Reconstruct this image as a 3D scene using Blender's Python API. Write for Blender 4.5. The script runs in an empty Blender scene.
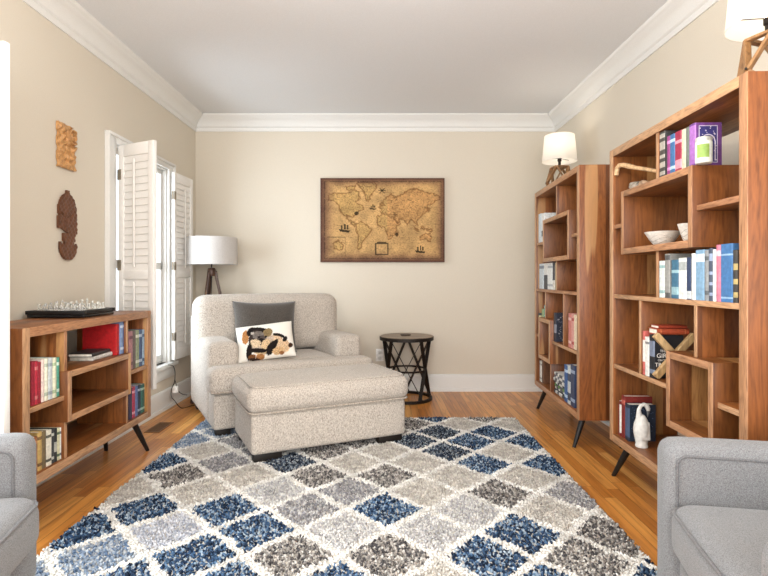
import bpy, bmesh, math, random
import numpy as np
from mathutils import Vector, Matrix, Euler
random.seed(7); rng = np.random.default_rng(11)
S = bpy.context.scene; COL = S.collection; PI = math.pi
S.view_settings.view_transform = 'Standard'; S.view_settings.look = 'None'
S.view_settings.gamma = 1; S.view_settings.use_curve_mapping = False
S.view_settings.exposure = 0.67
F = 525.0; PX, PY = 381.0, 278.0; EYE = 1.10      # camera of the photograph: focal length in px, vanishing point, eye height

def lin(c):
    return tuple(((v/255)/12.92 if v/255 <= .04045 else ((v/255+.055)/1.055)**2.4) for v in c)

# ------------------------------------------------------------------ materials
def nodes(name):
    m = bpy.data.materials.new(name); m.use_nodes = True
    nt = m.node_tree; return m, nt, nt.nodes['Principled BSDF']
def N(nt, t, **kw):
    n = nt.nodes.new(t)
    for k, v in kw.items():
        if k in n.inputs.keys() if hasattr(n.inputs, 'keys') else False: n.inputs[k].default_value = v
        else: setattr(n, k, v)
    return n
def L(nt, a, b): nt.links.new(a, b)
def ramp(nt, fac, stops):
    r = nt.nodes.new('ShaderNodeValToRGB'); e = r.color_ramp.elements
    while len(e) < len(stops): e.new(.5)
    for i, (p, c) in enumerate(stops):
        e[i].position = p; e[i].color = (*lin(c), 1)
    L(nt, fac, r.inputs[0]); return r.outputs[0]
_flat = {}
def flat(c, rough=.5, metal=0.0, var=.06, spec=.4):
    key = (c, rough, metal)
    if key in _flat: return _flat[key]
    m, nt, b = nodes('paint_%d_%d_%d' % c)
    n = N(nt, 'ShaderNodeTexNoise'); n.inputs['Scale'].default_value = 60
    tc = N(nt, 'ShaderNodeTexCoord'); L(nt, tc.outputs['Object'], n.inputs['Vector'])
    hi = tuple(min(255, v*(1+var)) for v in c); lo = tuple(v*(1-var) for v in c)
    L(nt, ramp(nt, n.outputs['Fac'], [(.3, lo), (.7, hi)]), b.inputs['Base Color'])
    b.inputs['Roughness'].default_value = rough; b.inputs['Metallic'].default_value = metal
    b.inputs['Specular IOR Level'].default_value = spec
    _flat[key] = m; return m

def wood_mat(name, grain, palette, rough=.42, plank=.085, scale=1.0, cross='X'):
    m, nt, b = nodes(name)
    tc = N(nt, 'ShaderNodeTexCoord'); oi = N(nt, 'ShaderNodeObjectInfo')
    off = N(nt, 'ShaderNodeMath', operation='MULTIPLY'); L(nt, oi.outputs['Random'], off.inputs[0]); off.inputs[1].default_value = 13.7
    add = N(nt, 'ShaderNodeVectorMath', operation='ADD'); L(nt, tc.outputs['Object'], add.inputs[0]); L(nt, off.outputs[0], add.inputs[1])
    sep = N(nt, 'ShaderNodeSeparateXYZ'); L(nt, add.outputs[0], sep.inputs[0])
    # plank id
    d = N(nt, 'ShaderNodeMath', operation='DIVIDE'); L(nt, sep.outputs[cross], d.inputs[0]); d.inputs[1].default_value = plank
    fl = N(nt, 'ShaderNodeMath', operation='FLOOR'); L(nt, d.outputs[0], fl.inputs[0])
    wn = N(nt, 'ShaderNodeTexWhiteNoise', noise_dimensions='1D'); L(nt, fl.outputs[0], wn.inputs['W'])
    sc = [7*scale]*3; sc['XYZ'.index(grain)] = .9*scale
    mp = N(nt, 'ShaderNodeVectorMath', operation='MULTIPLY'); L(nt, add.outputs[0], mp.inputs[0]); mp.inputs[1].default_value = sc
    sh = N(nt, 'ShaderNodeVectorMath', operation='ADD'); L(nt, mp.outputs[0], sh.inputs[0])
    w2 = N(nt, 'ShaderNodeMath', operation='MULTIPLY'); L(nt, wn.outputs['Value'], w2.inputs[0]); w2.inputs[1].default_value = 40
    L(nt, w2.outputs[0], sh.inputs[1])
    n1 = N(nt, 'ShaderNodeTexNoise'); n1.inputs['Scale'].default_value = 1.4; n1.inputs['Detail'].default_value = 5; n1.inputs['Distortion'].default_value = 2.2
    L(nt, sh.outputs[0], n1.inputs['Vector'])
    wv = N(nt, 'ShaderNodeMath', operation='MULTIPLY'); L(nt, n1.outputs['Fac'], wv.inputs[0]); wv.inputs[1].default_value = 9
    fr = N(nt, 'ShaderNodeMath', operation='PINGPONG'); L(nt, wv.outputs[0], fr.inputs[0]); fr.inputs[1].default_value = 1
    n2 = N(nt, 'ShaderNodeTexNoise'); n2.inputs['Scale'].default_value = 14; n2.inputs['Detail'].default_value = 4
    L(nt, sh.outputs[0], n2.inputs['Vector'])
    c1 = ramp(nt, wn.outputs['Value'], palette)
    # grain darkening
    g = N(nt, 'ShaderNodeMath', operation='MULTIPLY_ADD'); L(nt, fr.outputs[0], g.inputs[0]); g.inputs[1].default_value = .38
    L(nt, n2.outputs['Fac'], g.inputs[2])
    gr = ramp(nt, g.outputs[0], [(.3, (178, 166, 156)), (.6, (226, 222, 218)), (.95, (255, 252, 248))])
    mx = N(nt, 'ShaderNodeMix', data_type='RGBA', blend_type='MULTIPLY'); mx.inputs[0].default_value = 1
    L(nt, c1, mx.inputs[6]); L(nt, gr, mx.inputs[7])
    # sapwood streaks: slow noise across the board
    st = [0.0, 0.0, 0.0]; st = [5.5*scale]*3; st['XYZ'.index(grain)] = .35
    m3 = N(nt, 'ShaderNodeVectorMath', operation='MULTIPLY'); L(nt, add.outputs[0], m3.inputs[0]); m3.inputs[1].default_value = st
    n3 = N(nt, 'ShaderNodeTexNoise'); n3.inputs['Scale'].default_value = 1.1; n3.inputs['Detail'].default_value = 2; L(nt, m3.outputs[0], n3.inputs['Vector'])
    mk = N(nt, 'ShaderNodeMapRange'); L(nt, n3.outputs['Fac'], mk.inputs[0]); mk.inputs[1].default_value = .675; mk.inputs[2].default_value = .695
    mk.inputs[4].default_value = .55
    m4 = N(nt, 'ShaderNodeMix', data_type='RGBA'); L(nt, mk.outputs[0], m4.inputs[0]); L(nt, mx.outputs[2], m4.inputs[6]); m4.inputs[7].default_value = (*lin((206, 160, 108)), 1)
    L(nt, m4.outputs[2], b.inputs['Base Color']); b.inputs['Roughness'].default_value = rough
    bp = N(nt, 'ShaderNodeBump'); bp.inputs['Strength'].default_value = .12; bp.inputs['Distance'].default_value = .002
    L(nt, n2.outputs['Fac'], bp.inputs['Height']); L(nt, bp.outputs[0], b.inputs['Normal'])
    return m
ACACIA = [(.0, (110, 63, 30)), (.22, (133, 80, 38)), (.4, (151, 92, 45)), (.58, (124, 75, 36)), (.76, (157, 97, 49)), (.90, (144, 85, 43)), (.92, (178, 127, 75)), (1, (187, 139, 87))]
ACACIA_EDGE = [(.0, (179, 129, 93)), (.5, (193, 147, 109)), (1, (206, 164, 125))]
WZ = wood_mat('acacia_upright', 'Z', ACACIA); WY = wood_mat('acacia_board', 'Y', ACACIA)
EZ = wood_mat('acacia_edge_upright', 'Z', ACACIA_EDGE, plank=.5, scale=1.6); EY = wood_mat('acacia_edge_board', 'Y', ACACIA_EDGE, plank=.5, scale=1.6)
LATTICE = wood_mat('lamp_wood', 'Z', [(.0, (140, 102, 64)), (1, (166, 126, 82))], plank=.4)
PALEWOOD = wood_mat('pale_wood', 'Z', [(.0, (206, 172, 122)), (1, (220, 188, 140))], plank=.4)
WALNUT = wood_mat('walnut', 'Z', [(.0, (66, 42, 30)), (1, (84, 54, 38))], plank=.4)
TABLEWOOD = wood_mat('table_wood', 'X', [(.0, (122, 106, 90)), (.5, (138, 120, 102)), (1, (150, 134, 116))], plank=.09, cross='Y')

def plaster(name, c, rough=.85):
    m, nt, b = nodes(name)
    tc = N(nt, 'ShaderNodeTexCoord'); n = N(nt, 'ShaderNodeTexNoise'); n.inputs['Scale'].default_value = 180; n.inputs['Detail'].default_value = 3
    L(nt, tc.outputs['Object'], n.inputs['Vector'])
    L(nt, ramp(nt, n.outputs['Fac'], [(.3, tuple(v*.985 for v in c)), (.7, tuple(min(255, v*1.012) for v in c))]), b.inputs['Base Color'])
    bp = N(nt, 'ShaderNodeBump'); bp.inputs['Strength'].default_value = .05; bp.inputs['Distance'].default_value = .001
    L(nt, n.outputs['Fac'], bp.inputs['Height']); L(nt, bp.outputs[0], b.inputs['Normal'])
    b.inputs['Roughness'].default_value = rough; b.inputs['Specular IOR Level'].default_value = .2
    return m
WALL = plaster('wall_paint', (216, 207, 191)); CEIL = plaster('ceiling_paint', (226, 227, 228)); TRIM = plaster('trim_paint', (228, 227, 223), .45)
SHUT = plaster('shutter_paint', (238, 235, 230), .5)

def floor_mat():
    m, nt, b = nodes('oak_strip_floor')
    tc = N(nt, 'ShaderNodeTexCoord'); sep = N(nt, 'ShaderNodeSeparateXYZ'); L(nt, tc.outputs['Object'], sep.inputs[0])
    w = .062
    d = N(nt, 'ShaderNodeMath', operation='DIVIDE'); L(nt, sep.outputs['X'], d.inputs[0]); d.inputs[1].default_value = w
    row = N(nt, 'ShaderNodeMath', operation='FLOOR'); L(nt, d.outputs[0], row.inputs[0])
    wr = N(nt, 'ShaderNodeTexWhiteNoise', noise_dimensions='1D'); L(nt, row.outputs[0], wr.inputs['W'])
    yo = N(nt, 'ShaderNodeMath', operation='MULTIPLY_ADD'); L(nt, wr.outputs['Value'], yo.inputs[0]); yo.inputs[1].default_value = 9.3; L(nt, sep.outputs['Y'], yo.inputs[2])
    yd = N(nt, 'ShaderNodeMath', operation='DIVIDE'); L(nt, yo.outputs[0], yd.inputs[0]); yd.inputs[1].default_value = .95
    yf = N(nt, 'ShaderNodeMath', operation='FLOOR'); L(nt, yd.outputs[0], yf.inputs[0])
    cb = N(nt, 'ShaderNodeCombineXYZ'); L(nt, row.outputs[0], cb.inputs[0]); L(nt, yf.outputs[0], cb.inputs[1])
    wn = N(nt, 'ShaderNodeTexWhiteNoise', noise_dimensions='3D'); L(nt, cb.outputs[0], wn.inputs['Vector'])
    base = ramp(nt, wn.outputs['Value'], [(.0, (196, 126, 54)), (.3, (222, 152, 74)), (.55, (234, 168, 88)), (.8, (184, 114, 48)), (1, (242, 182, 102))])
    mp = N(nt, 'ShaderNodeVectorMath', operation='MULTIPLY'); L(nt, tc.outputs['Object'], mp.inputs[0]); mp.inputs[1].default_value = (26, 1.6, 26)
    ad = N(nt, 'ShaderNodeVectorMath', operation='ADD'); L(nt, mp.outputs[0], ad.inputs[0]); L(nt, wn.outputs['Color'], ad.inputs[1])
    sc = N(nt, 'ShaderNodeVectorMath', operation='SCALE'); L(nt, wn.outputs['Color'], sc.inputs[0]); sc.inputs['Scale'].default_value = 60
    L(nt, sc.outputs[0], ad.inputs[1])
    n = N(nt, 'ShaderNodeTexNoise'); n.inputs['Scale'].default_value = 1.5; n.inputs['Detail'].default_value = 6; n.inputs['Distortion'].default_value = .8
    L(nt, ad.outputs[0], n.inputs['Vector'])
    g = ramp(nt, n.outputs['Fac'], [(.3, (196, 182, 170)), (.55, (244, 240, 236)), (.8, (255, 255, 255))])
    mx = N(nt, 'ShaderNodeMix', data_type='RGBA', blend_type='MULTIPLY'); mx.inputs[0].default_value = 1; L(nt, base, mx.inputs[6]); L(nt, g, mx.inputs[7])
    # seams
    fx = N(nt, 'ShaderNodeMath', operation='FRACT'); L(nt, d.outputs[0], fx.inputs[0])
    px = N(nt, 'ShaderNodeMath', operation='PINGPONG'); L(nt, fx.outputs[0], px.inputs[0]); px.inputs[1].default_value = .5
    s1 = N(nt, 'ShaderNodeMath', operation='GREATER_THAN'); L(nt, px.outputs[0], s1.inputs[0]); s1.inputs[1].default_value = .018
    fy = N(nt, 'ShaderNodeMath', operation='FRACT'); L(nt, yd.outputs[0], fy.inputs[0])
    s2 = N(nt, 'ShaderNodeMath', operation='GREATER_THAN'); L(nt, fy.outputs[0], s2.inputs[0]); s2.inputs[1].default_value = .002
    s3 = N(nt, 'ShaderNodeMath', operation='MULTIPLY'); L(nt, s1.outputs[0], s3.inputs[0]); L(nt, s2.outputs[0], s3.inputs[1])
    m2 = N(nt, 'ShaderNodeMix', data_type='RGBA'); L(nt, s3.outputs[0], m2.inputs[0]); m2.inputs[6].default_value = (*lin((112, 66, 30)), 1); L(nt, mx.outputs[2], m2.inputs[7])
    L(nt, m2.outputs[2], b.inputs['Base Color']); b.inputs['Roughness'].default_value = .3
    bp = N(nt, 'ShaderNodeBump'); bp.inputs['Strength'].default_value = .06; bp.inputs['Distance'].default_value = .001
    L(nt, n.outputs['Fac'], bp.inputs['Height']); L(nt, bp.outputs[0], b.inputs['Normal'])
    return m
FLOOR = floor_mat()

def fabric(name, c_lo, c_hi, scale=220, bump=.5, sheen=.2, rough=.95, dist=.004, stretch=(1, 1, .55)):
    m, nt, b = nodes(name)
    tc = N(nt, 'ShaderNodeTexCoord')
    mp = N(nt, 'ShaderNodeVectorMath', operation='MULTIPLY'); L(nt, tc.outputs['Object'], mp.inputs[0]); mp.inputs[1].default_value = stretch
    n = N(nt, 'ShaderNodeTexNoise'); n.inputs['Scale'].default_value = scale; n.inputs['Detail'].default_value = 3; n.inputs['Roughness'].default_value = .6
    L(nt, mp.outputs[0], n.inputs['Vector'])
    v = N(nt, 'ShaderNodeTexVoronoi'); v.inputs['Scale'].default_value = scale*.8; L(nt, mp.outputs[0], v.inputs['Vector'])
    a = N(nt, 'ShaderNodeMath', operation='MULTIPLY_ADD'); L(nt, v.outputs['Distance'], a.inputs[0]); a.inputs[1].default_value = -.35; L(nt, n.outputs['Fac'], a.inputs[2])
    L(nt, ramp(nt, a.outputs[0], [(.12, c_lo), (.5, c_hi)]), b.inputs['Base Color'])
    b.inputs['Roughness'].default_value = rough; b.inputs['Specular IOR Level'].default_value = .15
    b.inputs['Sheen Weight'].default_value = sheen
    bp = N(nt, 'ShaderNodeBump'); bp.inputs['Strength'].default_value = bump; bp.inputs['Distance'].default_value = dist
    L(nt, a.outputs[0], bp.inputs['Height']); L(nt, bp.outputs[0], b.inputs['Normal'])
    return m
BOUCLE = fabric('boucle_chenille', (158, 148, 137), (214, 205, 194), 210, .6)
BOUCLE_PIPE = fabric('boucle_seam', (150, 138, 124), (196, 186, 174), 130, .4)
GREYTWEED = fabric('grey_tweed', (104, 105, 107), (142, 143, 145), 420, .35, dist=.002, stretch=(1, 1, 1))
GREYPIPE = fabric('grey_welt', (92, 92, 94), (118, 118, 120), 420, .2, dist=.002)
PLUSH = fabric('charcoal_plush', (66, 62, 58), (92, 86, 80), 260, .3, .35)
SHADE_OFF = fabric('grey_linen_shade', (186, 182, 178), (208, 204, 200), 300, .15, 0, stretch=(3, 3, .4))

def attr_mat(name, rough=.9, bump=0, spec=.15, tr=0):
    m, nt, b = nodes(name)
    a = N(nt, 'ShaderNodeAttribute', attribute_name='Col')
    L(nt, a.outputs['Color'], b.inputs['Base Color']); b.inputs['Roughness'].default_value = rough; b.inputs['Specular IOR Level'].default_value = spec
    if bump:
        n = N(nt, 'ShaderNodeTexNoise'); n.inputs['Scale'].default_value = 500
        tc = N(nt, 'ShaderNodeTexCoord'); L(nt, tc.outputs['Object'], n.inputs['Vector'])
        bp = N(nt, 'ShaderNodeBump'); bp.inputs['Strength'].default_value = bump; bp.inputs['Distance'].default_value = .001
        L(nt, n.outputs['Fac'], bp.inputs['Height']); L(nt, bp.outputs[0], b.inputs['Normal'])
    return m
PRINT = attr_mat('printed_canvas', .7, .15); PILE = attr_mat('shag_pile', 1.0); PRINTCLOTH = attr_mat('printed_cloth', .95, .3)

def lit_shade():
    m = bpy.data.materials.new('white_lamp_shade'); m.use_nodes = True; nt = m.node_tree
    out = nt.nodes['Material Output']; nt.nodes.remove(nt.nodes['Principled BSDF'])
    d = N(nt, 'ShaderNodeBsdfDiffuse'); d.inputs[0].default_value = (.86, .84, .80, 1)
    t = N(nt, 'ShaderNodeBsdfTranslucent'); t.inputs[0].default_value = (.93, .90, .85, 1)
    n = N(nt, 'ShaderNodeTexNoise'); n.inputs['Scale'].default_value = 300; bp = N(nt, 'ShaderNodeBump'); bp.inputs['Strength'].default_value = .1; bp.inputs['Distance'].default_value = .001
    L(nt, n.outputs['Fac'], bp.inputs['Height']); L(nt, bp.outputs[0], d.inputs['Normal'])
    mx = N(nt, 'ShaderNodeMixShader'); mx.inputs[0].default_value = .5; L(nt, d.outputs[0], mx.inputs[1]); L(nt, t.outputs[0], mx.inputs[2])
    L(nt, mx.outputs[0], out.inputs[0]); return m
SHADE_LIT = lit_shade()
def emis(name, c, s):
    m, nt, b = nodes(name); b.inputs['Emission Color'].default_value = (*c, 1); b.inputs['Emission Strength'].default_value = s; return m
BULB = emis('lit_bulb', (1, .88, .72), 5)
def glass_pane():
    m = bpy.data.materials.new('window_glass'); m.use_nodes = True; nt = m.node_tree
    out = nt.nodes['Material Output']; nt.nodes.remove(nt.nodes['Principled BSDF'])
    t = N(nt, 'ShaderNodeBsdfTransparent'); t.inputs[0].default_value = (.97, .99, 1, 1)
    g = N(nt, 'ShaderNodeBsdfGlossy'); g.inputs['Roughness'].default_value = .02
    mx = N(nt, 'ShaderNodeMixShader'); mx.inputs[0].default_value = .05; L(nt, t.outputs[0], mx.inputs[1]); L(nt, g.outputs[0], mx.inputs[2])
    L(nt, mx.outputs[0], out.inputs[0]); return m
PANE = glass_pane()
def clear_glass():
    m, nt, b = nodes('clear_glass'); b.inputs['Transmission Weight'].default_value = .85; b.inputs['Roughness'].default_value = .12
    b.inputs['Base Color'].default_value = (.95, .95, .93, 1); b.inputs['IOR'].default_value = 1.45; return m
CHESSGLASS = clear_glass()
BLACK = flat((24, 23, 24), .45); BLACKGLOSS = flat((20, 19, 20), .22); IRON = flat((44, 38, 34), .5, .6); DARKFOOT = flat((30, 24, 20), .5)
CERAMIC = flat((224, 222, 216), .35, 0, .05); STONE = flat((142, 132, 120), .8, 0, .3); DARKSTONE = flat((112, 104, 94), .7, 0, .35); CREAMPAGE = flat((232, 226, 212), .9); WHITEPL = flat((236, 234, 230), .4)
BRASS = flat((150, 140, 124), .35, .8)

# ------------------------------------------------------------------ mesh helpers
class MB:
    def __init__(s): s.v = []; s.f = []; s.m = []; s.c = None
    def add(s, verts, faces, mi=0, M=None):
        o = len(s.v)
        for p in verts: s.v.append(tuple(M @ Vector(p)) if M is not None else tuple(p))
        for f in faces: s.f.append(tuple(i+o for i in f)); s.m.append(mi)
        return s
    def bm(s, b, mi=0, M=None):
        b.verts.index_update(); vs = [v.co.copy() for v in b.verts]; fs = [[v.index for v in f.verts] for f in b.faces]
        b.free(); return s.add(vs, fs, mi, M)
    def box(s, x0, x1, y0, y1, z0, z1, bev=.002, mi=0, M=None, seg=2):
        b = bmesh.new(); bmesh.ops.create_cube(b, size=1)
        for v in b.verts: v.co = Vector(((x0+x1)/2+v.co.x*(x1-x0), (y0+y1)/2+v.co.y*(y1-y0), (z0+z1)/2+v.co.z*(z1-z0)))
        if bev: bmesh.ops.bevel(b, geom=b.edges[:], offset=bev, segments=seg, affect='EDGES', profile=.5)
        return s.bm(b, mi, M)
    def edgebox(s, x0, x1, y0, y1, z0, z1, bev=.002, mi=0, me=1):
        'board whose front face (x0) takes the edge material'
        b = bmesh.new(); bmesh.ops.create_cube(b, size=1)
        for v in b.verts: v.co = Vector(((x0+x1)/2+v.co.x*(x1-x0), (y0+y1)/2+v.co.y*(y1-y0), (z0+z1)/2+v.co.z*(z1-z0)))
        bmesh.ops.bevel(b, geom=b.edges[:], offset=bev, segments=2, affect='EDGES', profile=.5)
        b.verts.index_update(); o = len(s.v); s.v += [tuple(v.co) for v in b.verts]
        for f in b.faces:
            s.f.append(tuple(v.index+o for v in f.verts)); s.m.append(me if f.normal.x < -.3 else mi)
        b.free(); return s
    def lathe(s, prof, n=32, mi=0, M=None, cap=True):
        vs = []; fs = []
        for r, z in prof:
            for i in range(n): a = 2*PI*i/n; vs.append((r*math.cos(a), r*math.sin(a), z))
        for j in range(len(prof)-1):
            for i in range(n): fs.append((j*n+i, j*n+(i+1) % n, (j+1)*n+(i+1) % n, (j+1)*n+i))
        if cap:
            if prof[0][0] > 1e-5: fs.append(tuple(range(n-1, -1, -1)))
            if prof[-1][0] > 1e-5: fs.append(tuple((len(prof)-1)*n+i for i in range(n)))
        return s.add(vs, fs, mi, M)
    def tube(s, pts, r, n=8, mi=0, closed=False, M=None):
        pts = [Vector(p) for p in pts]; m = len(pts); rs = r if isinstance(r, (list, tuple)) else [r]*m
        T = []
        for i in range(m):
            a = pts[(i-1) % m] if (closed or i > 0) else pts[i]; b = pts[(i+1) % m] if (closed or i < m-1) else pts[i]
            T.append((b-a).normalized())
        u = T[0].orthogonal().normalized(); vs = []; fs = []
        for i in range(m):
            u = (u - T[i]*u.dot(T[i])).normalized(); w = T[i].cross(u)
            for k in range(n):
                a = 2*PI*k/n; vs.append(pts[i]+(u*math.cos(a)+w*math.sin(a))*rs[i])
        for i in range(m if closed else m-1):
            for k in range(n):
                j = (i+1) % m; fs.append((i*n+k, i*n+(k+1) % n, j*n+(k+1) % n, j*n+k))
        if not closed: fs += [tuple(range(n-1, -1, -1)), tuple((m-1)*n+k for k in range(n))]
        return s.add(vs, fs, mi, M)
    def bar(s, a, b, w, t, up=(0, 0, 1), mi=0, bev=.001, M=None):
        a = Vector(a); b = Vector(b); z = (b-a); l = z.length; z.normalize(); u = Vector(up)
        x = u.cross(z); x = x.normalized() if x.length > 1e-4 else z.orthogonal().normalized(); y = z.cross(x)
        R = Matrix((x, y, z)).transposed().to_4x4(); R.translation = a
        if M is not None: R = M @ R
        return s.box(-w/2, w/2, -t/2, t/2, 0, l, bev, mi, R, 1)
    def rbox(s, x0, x1, y0, y1, z0, z1, r, n=10, puff=(0, 0, 0), mi=0, M=None, seg=None):
        'softly rounded box; puff bulges each pair of faces'
        c = Vector(((x0+x1)/2, (y0+y1)/2, (z0+z1)/2)); h = Vector(((x1-x0)/2, (y1-y0)/2, (z1-z0)/2))
        b = bmesh.new(); bmesh.ops.create_cube(b, size=2); bmesh.ops.subdivide_edges(b, edges=b.edges[:], cuts=n*2-1, use_grid_fill=True)
        for v in b.verts:
            p = v.co.copy(); q = Vector()
            for i in range(3):
                a = p[i]; rr = min(r, h[i]*.98); k = abs(a)
                # more samples near the rim
                k2 = (1-(1-k)**1.6); q[i] = math.copysign(k2*h[i], a)
            inner = Vector([max(-(h[i]-min(r, h[i]*.98)), min(h[i]-min(r, h[i]*.98), q[i])) for i in range(3)])
            d = q-inner
            if d.length > 1e-7:
                dn = d.normalized(); q = inner+Vector([dn[i]*min(r, h[i]*.98) for i in range(3)])
            for i in range(3):
                if puff[i]:
                    j, k = (i+1) % 3, (i+2) % 3
                    f = max(0, 1-(q[j]/h[j])**2)*max(0, 1-(q[k]/h[k])**2)
                    q[i] += math.copysign(puff[i]*math.sqrt(f), q[i])*(abs(q[i])/h[i])
            v.co = c+q
        return s.bm(b, mi, M)
    def build(s, name, mats, parent=None, smooth=True, auto=35):
        me = bpy.data.meshes.new(name); me.from_pydata(s.v, [], s.f)
        if not isinstance(mats, (list, tuple)): mats = [mats]
        for m in mats: me.materials.append(m)
        me.polygons.foreach_set('material_index', s.m); me.update()
        b = bmesh.new(); b.from_mesh(me); bmesh.ops.recalc_face_normals(b, faces=b.faces[:])
        if smooth:
            for f in b.faces: f.smooth = True
            for e in b.edges:
                if len(e.link_faces) == 2 and e.calc_face_angle(0) > math.radians(auto): e.smooth = False
        b.to_mesh(me); b.free()
        if s.c is not None:
            a = me.color_attributes.new('Col', 'FLOAT_COLOR', 'POINT'); a.data.foreach_set('color', np.asarray(s.c, dtype=np.float32).ravel())
        o = bpy.data.objects.new(name, me); COL.objects.link(o)
        if parent: o.parent = parent
        return o

def npmesh(name, V, Q, T, cols, mat, parent=None, smooth=False):
    me = bpy.data.meshes.new(name); me.vertices.add(len(V)); me.vertices.foreach_set('co', V.astype(np.float32).ravel())
    nq, nt_ = len(Q), len(T); idx = np.concatenate([Q.ravel(), T.ravel()]) if nt_ else Q.ravel()
    me.loops.add(len(idx)); me.loops.foreach_set('vertex_index', idx.astype(np.int32))
    st = np.concatenate([np.arange(nq)*4, nq*4+np.arange(nt_)*3]); me.polygons.add(nq+nt_)
    me.polygons.foreach_set('loop_start', st.astype(np.int32)); me.update(calc_edges=True); me.validate()
    a = me.color_attributes.new('Col', 'FLOAT_COLOR', 'POINT')
    c4 = np.concatenate([cols, np.ones((len(V), 1))], 1).astype(np.float32); a.data.foreach_set('color', c4.ravel())
    me.materials.append(mat)
    if smooth: me.polygons.foreach_set('use_smooth', np.ones(nq+nt_, dtype=bool))
    o = bpy.data.objects.new(name, me); COL.objects.link(o)
    if parent: o.parent = parent
    return o

def tag(o, label, cat, group=None):
    o['label'] = label; o['category'] = cat
    if group: o['group'] = group
    return o
def thing(name, label, cat, loc=(0, 0, 0), rot=(0, 0, 0), group=None):
    o = bpy.data.objects.new(name, None); COL.objects.link(o); o.empty_display_size = .05
    o.location = loc; o.rotation_euler = rot; return tag(o, label, cat, group)
def struct(o): o['kind'] = 'structure'; return o

# ------------------------------------------------------------------ room shell
BACK = 5.11; H = 2.67
LW = (-1.806, BACK, -.0157); RW = (1.70, BACK, .015)
REAR = -1.7
def wall_obj(mb, name, mat, spec, parent=None):
    o = mb.build(name, mat, parent)
    if parent is None: o.location = (spec[0], spec[1], 0); o.rotation_euler = (0, 0, spec[2])
    return o
struct(MB().box(-2.3, 2.3, REAR-.2, BACK+.16, -.1, 0, 0).build('floor', FLOOR))
struct(MB().box(-2.3, 2.3, REAR-.2, BACK+.16, H, H+.1, 0).build('ceiling', CEIL))
struct(MB().box(-2.3, 2.3, BACK, BACK+.15, 0, H, 0).build('wall_back', WALL))
WIN = [(3.59-BACK, 4.45-BACK), (1.15-BACK, 2.05-BACK)]; WZ0, WZ1 = .385, 2.02
mb = MB(); T = .16; ys = [(REAR-BACK, WIN[1][0]), (WIN[1][1], WIN[0][0]), (WIN[0][1], .1)]
for a, b in ys: mb.box(-T, 0, a, b, 0, H, 0)
for a, b in WIN: mb.box(-T, 0, a, b, 0, WZ0, 0); mb.box(-T, 0, a, b, WZ1, H, 0)
struct(wall_obj(mb, 'wall_left', WALL, LW))
struct(wall_obj(MB().box(0, .15, REAR-BACK, .1, 0, H, 0), 'wall_right', WALL, RW))
# rear wall behind the camera with a wide unglazed opening, made up to let fill light in
mb = MB(); mb.box(-2.3, -1.6, REAR-.15, REAR, 0, H, 0); mb.box(1.6, 2.3, REAR-.15, REAR, 0, H, 0); mb.box(-1.6, 1.6, REAR-.15, REAR, 2.35, H, 0); mb.box(-1.6, 1.6, REAR-.15, REAR, 0, .25, 0)
struct(mb.build('wall_front', WALL))

CROWN = [(0, .146), (.010, .146), (.013, .136), (.013, .112), (.024, .106), (.027, .094), (.031, .080), (.044, .058), (.062, .042), (.080, .034), (.084, .026), (.096, .022), (.104, .014), (.108, .0)]
BASE = [(0, .165), (.006, .165), (.012, .158), (.014, .145), (.016, .135), (.016, .028), (.028, .024), (.030, .012), (.030, 0)]
ang = {'left': LW, 'right': RW}
def run(profile, top, sides, name, side):
    'profile swept along one wall, mitred at the back corners'
    mb = MB(); vs = []; P = [(p, (H-d) if top else d) for p, d in profile]
    for p, z in P:
        if side == 'back':
            xl = LW[0]+p+p*.0157; xr = RW[0]-p-p*.015; vs += [(xl, BACK-p, z), (xr, BACK-p, z)]
        elif side == 'left':
            y1 = BACK-p; y0 = REAR; f = lambda y: LW[0]-.0157*(BACK-y)+p
            vs += [(f(y0), y0, z), (f(y1)+p*.0157*0, y1, z)]
        else:
            y1 = BACK-p; y0 = REAR; f = lambda y: RW[0]+.015*(BACK-y)-p
            vs += [(f(y0), y0, z), (f(y1), y1, z)]
    n = len(P); fs = [(2*i, 2*i+1, 2*i+3, 2*i+2) for i in range(n-1)]
    mb.add(vs, fs); return struct(mb.build(name, TRIM, None, True, 50))
run(CROWN, True, None, 'trim_1', 'left'); run(CROWN, True, None, 'trim_2', 'back'); run(CROWN, True, None, 'trim_3', 'right')
run(BASE, False, None, 'baseboard_left', 'left'); run(BASE, False, None, 'baseboard_back', 'back'); run(BASE, False, None, 'baseboard_right', 'right')

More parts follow.
